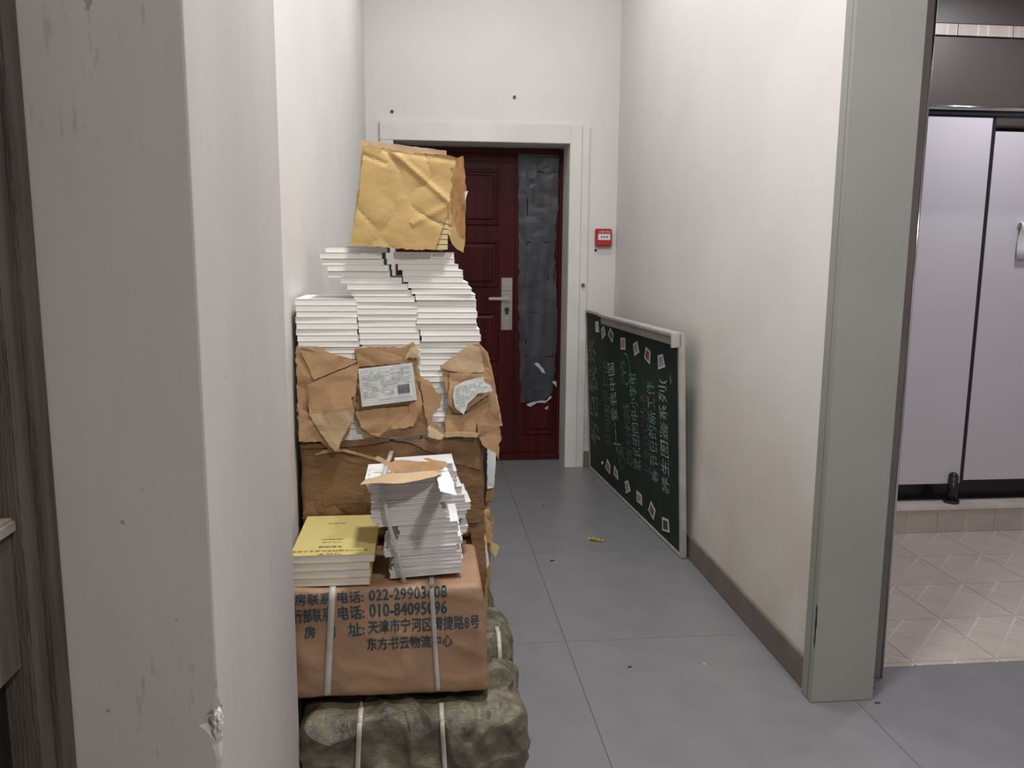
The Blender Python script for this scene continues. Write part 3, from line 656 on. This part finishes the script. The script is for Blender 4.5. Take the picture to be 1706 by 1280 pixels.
sheet('folded_flap', Z3([(1118, 218), (1240, 125), (1330, 58), (1400, 78), (1425, 160), (1438, 262), (1300, 262), (1205, 250), (1165, 240)]), YR-.014, M_kraft_pale, wC, .0012, .004, 122, .8)
sheet('folded_flap', Z3([(1190, 262), (1300, 262), (1438, 268), (1475, 330), (1490, 400), (1370, 480), (1290, 552), (1230, 545), (1180, 470)]), YR-.018, M_kraft, wC, .0012, .004, 123, 1)
sheet('side_strip', Z3([(1400, 48), (1462, 118), (1505, 300), (1568, 640), (1530, 632), (1490, 420), (1440, 200)]), lambda a, b: YR+.01, M_kraft_pale, wC, .0012, .003, 124, .6)
sheet('lower_flap', Z3([(1160, 560), (1290, 560), (1470, 470), (1470, 530), (1380, 620), (1380, 690), (1160, 692)]), YR-.016, M_kraft, wC, .0012, .003, 125, .8)
sheet('lower_flap', Z3([(1380, 612), (1465, 545), (1540, 625), (1560, 640), (1480, 660), (1395, 702)]), YR-.020, M_kraft, wC, .0012, .004, 126, .8)
sheet('bottom_roll', Z3([(1150, 690), (1300, 680), (1400, 690), (1385, 722), (1280, 715), (1150, 718)]), YR-.022, M_kraft_pale, wC, .003, .002, 127, .8)
sheet('dangling_end', Z3([(1395, 705), (1440, 655), (1500, 650), (1545, 632), (1560, 740), (1538, 770), (1545, 892), (1515, 830), (1480, 812), (1420, 770)]), lambda a, b: YR-.022, M_kraft, wC, .0012, .006, 128, 1.2)
sheet('scrap_strip', Z3([(958, 240), (1000, 300), (1042, 312), (1100, 400), (1140, 432), (1120, 510), (1075, 545), (1068, 640), (1040, 640), (1015, 570), (998, 420)]), YR-.013, M_kraft, wC, .0012, .005, 129, 1.6)
sheet('crumpled_scrap', Z3([(1035, 650), (1065, 615), (1105, 610), (1130, 660), (1165, 690), (1140, 725), (1110, 732), (1035, 712)]), YR-.020, M_kraft_pale, wC, .0012, .009, 130, 1.4, 3)
sheet('grey_label', Z3([(1225, 360), (1300, 320), (1360, 305), (1430, 290), (1440, 330), (1480, 350), (1497, 392), (1390, 410), (1320, 480), (1290, 558), (1230, 510), (1213, 430)]), YR-.030, M_label, wC, .0008, .003, 131, .6)
gl = [o_ for o_ in wC.children if o_.name.startswith('grey_label')][0]
glb = bvh_of(gl); bm = bmesh.new(); rl = random.Random(8)
for r_ in range(11):
    y_ = 360+r_*16; x_ = 1235
    while x_ < 1440:
        wd_ = rl.uniform(8, 34)
        q_ = [px(*Z3([(x_+a*wd_, y_-(x_-1235)*.16+b)])[0], 1, YR-.03) for a, b in ((0, 6), (1, 2), (1, -3), (0, 1))]
        hit = [glb.ray_cast(Vector((p.x, p.y-.1, p.z)), Vector((0, 1, 0)))[0] for p in q_]
        if all(h_ is not None for h_ in hit) and rl.random() < .8: bm.faces.new([bm.verts.new(h_+Vector((0, -.0012, 0))) for h_ in hit])
        x_ += wd_+5
from_bm('label_print', bm, M_print, gl)

# ------------------------------------------------------------------ wrapped package on top
tp = thing('wrapped_package', 'large yellow kraft paper package on top of the book columns', 'package')
def at(x, y, Y): return px(x, y, 1, Y)
YF = YR-.012; DEP = .215
q = [at(585, 404, YF), at(742, 418, YF), at(606, 240, YF), at(757, 266, YF)]
cs = [q[0], q[1], q[0]+Vector((.01, DEP, 0)), q[1]+Vector((-.004, DEP, 0)), q[2], q[3], q[2]+Vector((.01, DEP, 0)), q[3]+Vector((-.004, DEP, 0))]
zmin = 1.434
cs[0].z = max(cs[0].z, zmin+.001); cs[2].z = cs[0].z; cs[1].z = max(cs[1].z, 1.4235-.012); cs[3].z = cs[1].z
wrinkled_box('wrapping', cs, M_kraft_y, tp, (34, 22, 34), .010, .0035, 205, 7.)
Z1 = zoomer(470, 220, 4.265)
def pcrease(a, b):
    tot = 0
    for (x0_, y0_, x1_, y1_, h, w_) in ((655, 254, 752, 340, .0042, 5), (605, 258, 640, 272, -.0025, 4), (640, 250, 760, 268, -.003, 5), (690, 372, 752, 340, .0025, 6)):
        L_ = math.hypot(x1_-x0_, y1_-y0_); t_ = ((a-x0_)*(x1_-x0_)+(b-y0_)*(y1_-y0_))/L_; d = ((a-x0_)*(y1_-y0_)-(b-y0_)*(x1_-x0_))/L_
        if -6 < t_ < L_+6: tot -= h*math.exp(-(d/w_)**2)
    return tot
sheet('front_sheet', Z1([(582, 100), (720, 112), (800, 150), (960, 150), (1160, 165), (1240, 185), (1225, 250), (1190, 262), (1215, 300), (1200, 350), (1212, 380), (1195, 420), (1185, 540), (1160, 630), (1110, 770), (1085, 838), (900, 835), (700, 815), (520, 805), (478, 785), (500, 700), (540, 500), (560, 300)]), YF-.010, M_kraft_y, tp, .0014, .0045, 206, 1.2, 3.4, curl=pcrease, freq=6.)
sheet('top_sheet', Z1([(560, 55), (700, 72), (900, 100), (1168, 132), (1168, 165), (960, 152), (800, 130), (580, 98), (575, 150), (538, 152)]), YF-.003, M_kraft_pale, tp, .0012, .0015, 207, .5)
sheet('side_flap', Z1([(1232, 190), (1262, 178), (1285, 168), (1300, 300), (1308, 430), (1302, 620), (1300, 800), (1286, 858), (1240, 830), (1210, 790), (1172, 700), (1190, 545), (1182, 500), (1222, 250)]), lambda a, b: YF+.01+max(0, (a-750))*.006, M_kraft_shade, tp, .0014, .005, 208, .8)
sheet('side_flap', Z1([(1190, 545), (1215, 620), (1250, 740), (1300, 770), (1286, 858), (1240, 832), (1205, 790), (1175, 700)]), lambda a, b: YF-.002+max(0, (a-750))*.003, M_kraft_y, tp, .0014, .003, 209, .6)
for k in range(6):
    a = at(727, 416-k*8.6, YF-.003); b = at(745+k*.2, 416-k*8.6, YF-.003)
    box('page_block', a.x, b.x+.001, YF-.004, YF+.05, a.z+.0006, a.z+.0118, M_ypages2, tp)
sheet('paper_corner', Z1([(1298, 425), (1322, 418), (1300, 490)]), YF+.09, M_sheet, tp, .0008, .001, 211, .2)

# ------------------------------------------------------------------ yellow books
yg = 'yellow books on the printed parcel'
zt = ZP+.006
yl = [(484, 617, 'bottom'), (484, 617, 'third from the top'), (485, 617, 'second from the top'), (483, 624, 'top')]
TH = .0187
y0 = YT+.012
for i, (l, r_, nm) in enumerate(yl):
    z = zt+i*TH; pc_ = 470; a = px(l, 950, 1, y0); b = px(r_, 950, 1, y0)
    t = thing('yellow_book', ('yellow covered book with a printed title, top of the pile of four' if nm == 'top' else 'cream paged yellow book, %s of the pile of four' % nm), 'book', yg, ((a.x+b.x)/2, y0+.15, z))
    hw = (b.x-a.x)/2; dd = .148
    box('pages', -hw+.001, hw-.001, -dd+.001, dd-.001, .0008, TH-.0009, M_ypages, t)
    boxes('cover', [(-hw, hw, -dd, dd, 0, .0006), (-hw, hw, -dd, dd, TH-.0009, TH-.0002), (hw-.0008, hw, -dd, dd, .0006, TH-.0009)], M_yellow, t)
    t.rotation_euler = (0, 0, (-.01, .006, -.004, 0)[i])
    if nm == 'top':
        n = Vector((0, 0, 1)); zz = TH-.0013
        def cov(x, y):   # photograph pixel on the cover -> local
            P = px(x, y, 2, z+TH); return Vector((P.x-t.location.x, P.y-t.location.y, zz))
        for s, xa, xb, yy, hh, mm in (('习近平', 570, 529, 923.5, .0135, M_ink), ('新时代中国特色社会主义思想', 613, 487, 917, .0135, M_ink), ('专题摘编', 571, 532, 911.5, .0135, M_ink), ('中央文献', 570, 537, 904.5, .008, M_inkfaint), ('编辑部', 572, 536, 900, .008, M_inkfaint), ('出版社', 576, 546, 873.5, .010, M_inkfaint)):
            S = cov(xa, yy-2.5); E = cov(xb, yy-2.5+(.0 if False else 0)); E.y = S.y
            place_text('cover_title', s, S, E, n, hh, mm, t, .006)

# ------------------------------------------------------------------ tied booklets
bg = 'tied booklets on the printed parcel'
Z8 = zoomer(600, 760, 5.563)
YB = YT+.035
bk = [ # left, right (zoom pixels), top, bottom, turn, setback
 (262, 935, 1135, 1200, .02, 0), (292, 945, 1100, 1138, -.03, .004), (300, 948, 1068, 1102, .03, .0), (285, 945, 1035, 1070, -.02, .006), (300, 940, 1005, 1036, .0, .003),
 (212, 885, 975, 1006, .02, -.004), (216, 900, 942, 976, -.02, .0), (250, 935, 905, 943, .03, .004), (275, 940, 870, 906, .0, .006), (345, 905, 825, 871, -.03, .008), (350, 910, 775, 826, .02, .008), (340, 912, 730, 776, .0, .004),
 (158, 830, 690, 732, .03, -.004), (98, 815, 640, 691, -.02, -.006), (92, 755, 590, 641, .02, -.006), (110, 760, 548, 591, .0, 0), (92, 855, 505, 549, .03, -.004), (95, 852, 462, 506, -.02, 0), (100, 856, 420, 463, .02, .0),
 (60, 780, 385, 421, .0, .0), (48, 705, 345, 386, .02, -.004), (45, 712, 302, 346, -.02, -.004)]
XREF = px(705, 870, 1, YB).x; zprev = ZP+.009; tilt = -.045
rb = random.Random(9)
zz0 = [px(600+(l+r_)/2/5.563, 760+b/5.563, 1, YB).z for l, r_, t_, b, *_ in bk]; zz1 = px(600+380/5.563, 760+302/5.563, 1, YB).z
span = (zz1-zz0[0])
for i, (l, r_, t_, b_, turn, sb) in enumerate(bk):
    zb = zprev; th = max(.006, (b_-t_)/(1200-302)*(span)); zprev = zb+th
    a = px(600+l/5.563, 760+(t_+b_)/2/5.563, 1, YB); c = px(600+r_/5.563, 760+(t_+b_)/2/5.563, 1, YB)
    k = len(bk)-1-i
    lab = 'white stapled booklet, %s of the strapped bundle' % (ORD[k] if i > 1 else ('second from the bottom' if i == 1 else 'bottom'))
    t = thing('booklet', lab, 'booklet', bg, ((a.x+c.x)/2, YB+.075+sb*.4, zb+.0035-tilt*((a.x+c.x)/2-XREF)))
    hw = (c.x-a.x)/2
    nl = max(2, int(th/.0042))
    # leaves fanned out a little, folded in three or four signatures
    bm = bmesh.new()
    for s in range(nl):
        z0, z1 = th*s/nl+.0003, th*(s+1)/nl-.0003; e0, e1, e2 = rb.uniform(0, .003), rb.uniform(-.001, .005), rb.uniform(0, .0009)
        bx(bm, -hw+e0, hw-e1, -.07+e2, .07-e0, z0, z1)
    from_bm('leaves', bm, M_booklet, t)
    box('cover', -hw, hw-.001, -.0705, .0705, th-.0003, th, M_sheet, t)
    t.rotation_euler = (0, tilt, turn*.6+.02)
ztop = zprev
# booklets of the second pile, behind and further to the right
Yb = YB+.160; hs = (ztop-.012-(ZP+.012))/11
for k, rr in enumerate((935, 960, 998, 930, 992, 1022, 985, 938, 905, 893, 870)):
    zlo = ZP+.012+k*hs; P = px(600+rr/5.563, 760+(1150-k*74)/5.563, 1, Yb)
    P = px(600+rr/5.563, 760+500/5.563, 1, Yb)
    lab = 'white booklet in the rear pile of the bundle, %s' % (ORD[10-k] if k > 1 else ('second from the bottom' if k else 'bottom'))
    t = thing('booklet', lab, 'booklet', bg, (P.x-.075, Yb+.055, zlo-tilt*(P.x-.075-XREF)))
    bm = bmesh.new(); n_ = 5
    for s_ in range(n_):
        e = rb.uniform(0, .006); bx(bm, -.075, .075-e, -.05+rb.uniform(0, .002), .05, (hs-.0006)*s_/n_, (hs-.0006)*(s_+1)/n_-.0005)
    from_bm('leaves', bm, M_booklet, t); box('cover', -.075, .075, -.05, .05, hs-.0012, hs-.0006, M_sheet, t)
    t.rotation_euler = (0, tilt, (.02, -.03, .05, -.04, .03, .06, .03, .07, .02, .05, .03)[k])
# scrap sheets on top of the bundle
sc = thing('paper_scrap', 'torn brown paper scrap lying on top of the strapped bundle', 'paper')
YSC = px(690, 786, 2, ztop+.007).y
def flat(name, pts, Z, m, parent, seed, amp=.004, thick=.001):
    bm = bmesh.new(); ver = []; rgx = random.Random(seed)
    P = [px(600+a/5.563, 760+b/5.563, 2, Z) for a, b in pts]
    poly = [Vector((p.x, p.y)) for p in P]; out = []
    for i in range(len(poly)):
        a, b = poly[i], poly[(i+1) % len(poly)]; k = max(1, int((b-a).length/.012))
        for s in range(k): out.append(a.lerp(b, s/k)+(Vector((rgx.uniform(-1, 1), rgx.uniform(-1, 1)))*.0012 if s else Vector((0, 0))))
    vo, _, fo, *_ = delaunay_2d_cdt(out, [], [list(range(len(out)))], 1, 1e-5)
    top = []; bot = []
    for v in vo:
        d = amp*noise.noise(Vector((v.x*14, v.y*14, seed)))+amp
        top.append(bm.verts.new((v.x, v.y, Z+d+thick))); bot.append(bm.verts.new((v.x, v.y, Z+d)))
    from collections import Counter
    ed = set()
    for f in fo:
        bm.faces.new([top[i] for i in f]); bm.faces.new([bot[i] for i in reversed(f)])
        for i in range(len(f)): ed.add((f[i], f[(i+1) % len(f)]))
    for i, j in ed:
        if (j, i) not in ed: bm.faces.new((top[i], bot[i], bot[j], top[j]))
    bmesh.ops.recalc_face_normals(bm, faces=bm.faces); return from_bm(name, bm, m, parent)
flat('torn_sheet', [(0, 285), (60, 235), (140, 215), (260, 185), (480, 165), (690, 150), (760, 175), (690, 215), (560, 250), (300, 272)], ztop+.004, M_kraft_pale, sc, 3)
ws = thing('loose_sheet', 'white loose sheet under the brown scrap on the strapped bundle', 'paper')
flat('white_leaf', [(75, 215), (100, 100), (140, 84), (330, 100), (800, 112), (860, 240), (895, 372), (740, 335), (712, 200)], ztop+.0005, M_sheet, ws, 5, .0015, .0006)
bs = thing('brown_paper_scrap', 'larger brown paper scrap curling up behind the strapped bundle', 'paper')
sheet('torn_sheet', Z8([(165, 0), (205, 20), (280, 60), (340, 38), (480, 45), (640, 55), (580, 30), (610, 20), (700, 40), (790, 50), (818, 78), (760, 130), (690, 140), (420, 150), (330, 148), (250, 90)]), lambda a, b: YSC+(787-b)*.0006, M_kraft, bs, .0012, .005, 301, 1)
sheet('torn_sheet', Z8([(165, 0), (250, 90), (330, 148), (300, 160), (200, 60), (130, 20)]), lambda a, b: YSC-.004+(787-b)*.0006, M_kraft_pale, bs, .0012, .002, 302, .5)
# strap round the bundle
sp = thing('plastic_strap', 'translucent plastic strap tied round the booklet bundle', 'strap')
path = []
for a, b in ((215, 180), (205, 300), (225, 420), (250, 560), (285, 700), (330, 830), (360, 950), (385, 1060), (412, 1185)):
    path.append(px(600+a/5.563, 760+b/5.563, 1, YB-.012))
ribbon('strap_band', path, [Vector((0, -1, 0))]*len(path), .0105, M_strap, sp)
pt2 = [path[0]+Vector((0, 0, .0)), path[0]+Vector((.005, .05, .012)), path[0]+Vector((.01, .12, .014)), path[0]+Vector((.012, .19, .012))]
ribbon('strap_band', pt2, [Vector((0, 0, 1))]*4, .0105, M_strap, sp)

# ------------------------------------------------------------------ blackboard
bb = thing('blackboard', 'green blackboard stood on its side against the right wall', 'blackboard')
b0 = Vector((1.192, 3.593, 0.002)); b1 = Vector((1.092, 5.29, 0.002)); t0 = Vector((1.140, 3.60, 1.062)); t1_ = Vector((1.046, 5.292, 1.062))
eS = (b1-b0).normalized(); eT = (t0-b0); eT = (eT-eS*eT.dot(eS)).normalized(); NB = eS.cross(eT).normalized()
if NB.x > 0: NB = -NB
WB = (b1-b0).length; HB = 1.06
def B(s, t, d): return b0 + eS*s + eT*t + NB*d
def bslab(name, s0, s1, t0_, t1__, d0, d1, m, parent, bev=0):
    bm = bmesh.new(); v = bx(bm, s0, s1, t0_, t1__, d0, d1, bev)
    for q_ in bm.verts: q_.co = B(*q_.co)
    bmesh.ops.recalc_face_normals(bm, faces=bm.faces); return from_bm(name, bm, m, parent)
bslab('panel', .012, WB-.012, .012, HB-.012, -.018, .0, M_board, bb)
bslab('frame_edge', 0, .022, 0, HB, -.022, .008, M_alu, bb, .003)
bslab('frame_edge', WB-.014, WB, 0, HB, -.022, .006, M_alu, bb, .003)
bslab('frame_edge', .022, WB-.014, 0, .016, -.022, .006, M_alu, bb, .002)
bslab('frame_edge', .022, WB-.014, HB-.016, HB, -.022, .006, M_alu, bb, .002)
tr = bslab('chalk_tray', .006, 1.27, HB-.058, HB-.006, .006, .020, M_alu, bb, .004)
bslab('tray_lip', .006, 1.27, HB-.012, HB+.004, .006, .042, M_alu, tr, .003)
bslab('tray_cap', .000, .010, HB-.062, HB+.004, -.004, .044, M_alu, tr, .002)
def bp(x, y, d=.0): return pxp(x, y, b0+NB*d, NB)
def chalkline(s, x0, y0, x1, y1, wpx, m, bold=-.004, jit=.004, seed=0):
    S = bp(x0, y0); E = bp(x1, y1); h = (bp(x0-wpx, y0)-S).length
    return place_text('chalk_writing', s, S, E, NB, h, m, bb, bold, jitter=jit, seed=seed)
chalkline('养生图鉴系列(', 1119, 828, 1112, 634, 15, C_white, .0, .006, 1)
chalkline('春节日的新工作', 1098, 807, 1090, 637, 13, C_teal, 0, .005, 2)
chalkline('年年日记的书', 1085, 792, 1077, 657, 11, C_pink, 0, .006, 3)
chalkline('武长田的中小学衔', 1069, 786, 1059, 622, 12, C_teal, 0, .005, 4)
chalkline('您好大小的学报', 1055, 778, 1049, 672, 11, C_faint, .006, .006, 5)
chalkline('忆江南好', 1043, 772, 1036, 735, 11, C_faint, .006, .006, 6)
chalkline('十一爱我中国', 1034, 752, 1023, 604, 11, C_white, -.003, .006, 7)
chalkline('弘扬国学文化', 1018, 745, 1013, 604, 9, C_faint, .004, .006, 8)
chalkline('节日快乐', 1001, 748, 992, 564, 15, C_faint, .03, .012, 9)
chalkline('一', 1119, 640, 1117, 622, 1.2, C_teal, 0, 0, 10)
chalkline('节', 1045, 635, 1041, 596, 9, C_green, .01, .006, 11)
bm = bmesh.new(); cen = bp(1043, 615); ring = []
for i in range(28):
    an = math.radians(-110+220*i/27); pr = [cen + eS*(-(.075+w_)*math.cos(an)) + eT*((.085+w_)*math.sin(an)) + NB*.0012 for w_ in (-.004, .004)]
    ring.append([bm.verts.new(p) for p in pr])
for a, b in zip(ring, ring[1:]): bm.faces.new((a[0], a[1], b[1], b[0]))
from_bm('chalk_ring', bm, C_green, bb)
# picture cards stuck on the board
def card(outer, c_in, label, seed):
    t = thing('picture_card', label, 'card', 'picture cards stuck on the blackboard')
    P = [bp(x, y, .001) for x, y in outer]
    bm = bmesh.new(); a = [bm.verts.new(p) for p in P]; b = [bm.verts.new(p+NB*.0012) for p in P]
    bm.faces.new(list(reversed(a))); bm.faces.new(b)
    for i in range(len(P)): bm.faces.new((a[i], a[(i+1) % len(P)], b[(i+1) % len(P)], b[i]))
    bmesh.ops.recalc_face_normals(bm, faces=bm.faces); from_bm('backing', bm, M_cardw, t)
    if c_in:
        c = sum(P, Vector())/len(P); Q = [c+(p-c)*.68+NB*.0018 for p in P]
        bm = bmesh.new(); bm.faces.new([bm.verts.new(q) for q in Q]); bmesh.ops.recalc_face_normals(bm, faces=bm.faces)
        m = mat('card_picture', c_in, tuple(x*.45 for x in c_in), 55, .5); from_bm('picture', bm, m, t)
M_cardw = mat('card_white', (.62, .60, .58), None, 10, .5)
ZB1 = zoomer(950, 500, 5.565); ZB2 = zoomer(960, 700, 5.122)
card(ZB1([(233, 200), (258, 198), (268, 300), (236, 296)]), (.45, .45, .42), 'narrow white card at the far top corner of the blackboard', 1)
card(ZB1([(312, 235), (330, 320), (297, 367), (288, 275)]), (.36, .35, .34), 'grey diamond-turned card, second from the far top corner', 2)
card(ZB1([(372, 253), (402, 320), (392, 398), (351, 325)]), (.07, .10, .08), 'white-edged dark card, third from the far top corner', 3)
card(ZB1([(467, 350), (510, 350), (513, 460), (470, 458)]), (.60, .22, .20), 'pink card in the middle of the top row on the blackboard', 4)
card(ZB1([(622, 380), (640, 485), (597, 520), (583, 408)]), (.35, .36, .36), 'tilted grey picture card between the pink and the crimson one', 5)
card(ZB1([(702, 433), (746, 480), (738, 596), (688, 535)]), (.35, .05, .08), 'white card with a crimson picture in the top row', 6)
card(ZB1([(812, 515), (858, 500), (880, 622), (818, 645)]), (.42, .36, .45), 'mauve picture card nearest the chalk tray end', 7)
card(ZB2([(265, 332), (292, 390), (288, 466), (249, 405)]), (.38, .14, .17), 'rose card at the far end of the bottom row', 8)
card(ZB2([(325, 388), (352, 440), (359, 512), (318, 465)]), (.26, .34, .33), 'pale blue-green card, second in the bottom row', 9)
card(ZB2([(414, 525), (440, 515), (464, 605), (427, 627)]), (.30, .32, .32), 'grey card with a drawing, third in the bottom row', 10)
card(ZB2([(516, 600), (558, 640), (563, 732), (517, 690)]), (.46, .33, .11), 'yellow card in the bottom row of the blackboard', 11)
card(ZB2([(638, 692), (678, 775), (660, 855), (615, 765)]), (.20, .10, .13), 'white-edged dark pink card, tilted, in the bottom row', 12)
card(ZB2([(734, 828), (788, 850), (796, 962), (735, 942)]), (.05, .07, .06), 'white-edged dark green card nearest the viewer in the bottom row', 13)
cc = bp(960+228/5.122, 700+366/5.122)
t = thing('chalk_stub', 'tiny white magnet dot beside the rose card', 'magnet'); cyl('disc', cc+NB*.001, cc+NB*.008, .009, M_white, t, seg=14)

# ------------------------------------------------------------------ small things
fa = thing('fire_alarm', 'red manual fire alarm box on the wall right of the door', 'alarm')
box('case', 1.097, 1.204, 5.298, 5.334, 1.468, 1.578, M_red, fa, .006)
box('white_window', 1.113, 1.193, 5.2955, 5.2985, 1.506, 1.545, M_white, fa, .001)
for x in (1.136, 1.153, 1.171): cyl('black_dot', (x, 5.2955, 1.526), (x, 5.2940, 1.526), .005, M_black, fa, seg=12)
place_text('alarm_lettering', '火警', Vector((1.118, 5.2968, 1.551)), Vector((1.150, 5.2968, 1.551)), NF, .014, M_white, fa)
place_text('alarm_lettering', 'FIRE', Vector((1.156, 5.2968, 1.552)), Vector((1.192, 5.2968, 1.552)), NF, .012, M_white, fa)
nl_ = 'nails and plugs in the far wall'
for x, y, lab in ((653, 186, 'black wall plug above the left end of the door casing'), (857, 162, 'black wall plug in the plaster above the middle of the door')):
    P = px(x, y, 1, 5.335); t = thing('wall_plug', lab, 'nail', nl_); cyl('head', P+Vector((0, 0, 0)), P+Vector((0, -.006, 0)), .010, M_black, t, seg=12)
P = px(992, 417, 1, 5.335); t = thing('wall_plug', 'small black plug just under the red alarm box', 'nail', nl_); cyl('head', P, P+Vector((0, -.006, 0)), .008, M_black, t, seg=12)
P = px(971, 475, 1, 5.314); t = thing('door_catch', 'round dark steel catch on the edge of the door casing', 'catch'); cyl('ring', P, P+Vector((0, -.012, 0)), .013, M_steel, t, seg=18); cyl('core', P+Vector((0, -.012, 0)), P+Vector((0, -.016, 0)), .007, M_black, t, seg=14)
P = px(993, 902, 2, 0); t = thing('candy_wrapper', 'small crumpled yellow wrapper on the grey floor', 'wrapper', None, (P.x, P.y, 0)); t.rotation_euler = (0, 0, -.5)
wrinkled_box('foil_twist', cuboid(-.024, .024, -.010, .010, .0005, .017), M_butt, t, (12, 6, 5), .006, .003, 7, 40.)
sheet_ = cyl('twist_end', (-.040, 0, .006), (-.022, 0, .008), .010, M_butt, t, r1=.004, seg=7, smooth=False); cyl('twist_end', (.022, 0, .008), (.037, .002, .005), .004, M_butt, t, r1=.009, seg=7, smooth=False)
rs = random.Random(2)
for k, (x, y, s_) in enumerate(((905, 843, .008), (920, 935, .010), (1049, 1112, .007), (1462, 1172, .008), (1455, 1147, .007), (1173, 1107, .004), (835, 1052, .007))):
    P = px(x, y, 2, 0); bm = bmesh.new(); bmesh.ops.create_icosphere(bm, subdivisions=1, radius=1)
    for v in bm.verts: v.co = Vector((v.co.x*s_*(1+.4*rs.random()), v.co.y*s_*.7, (v.co.z+1)*s_*.25))
    o = from_bm('dirt_crumb', bm, M_white if k == 5 else M_black); o.location = P
    tag(o, ('tiny dark crumb farthest down the corridor floor', 'dark crumb on the floor seam beside the stack', 'dark crumb in the middle of the nearest floor tile', 'dark crumb in front of the grey casing foot', 'dark crumb right beside the casing foot', 'tiny white crumb on the floor near the right wall', 'dark crumb on the floor close to the woven sacks')[k], 'crumb', 'dirt crumbs on the floor')
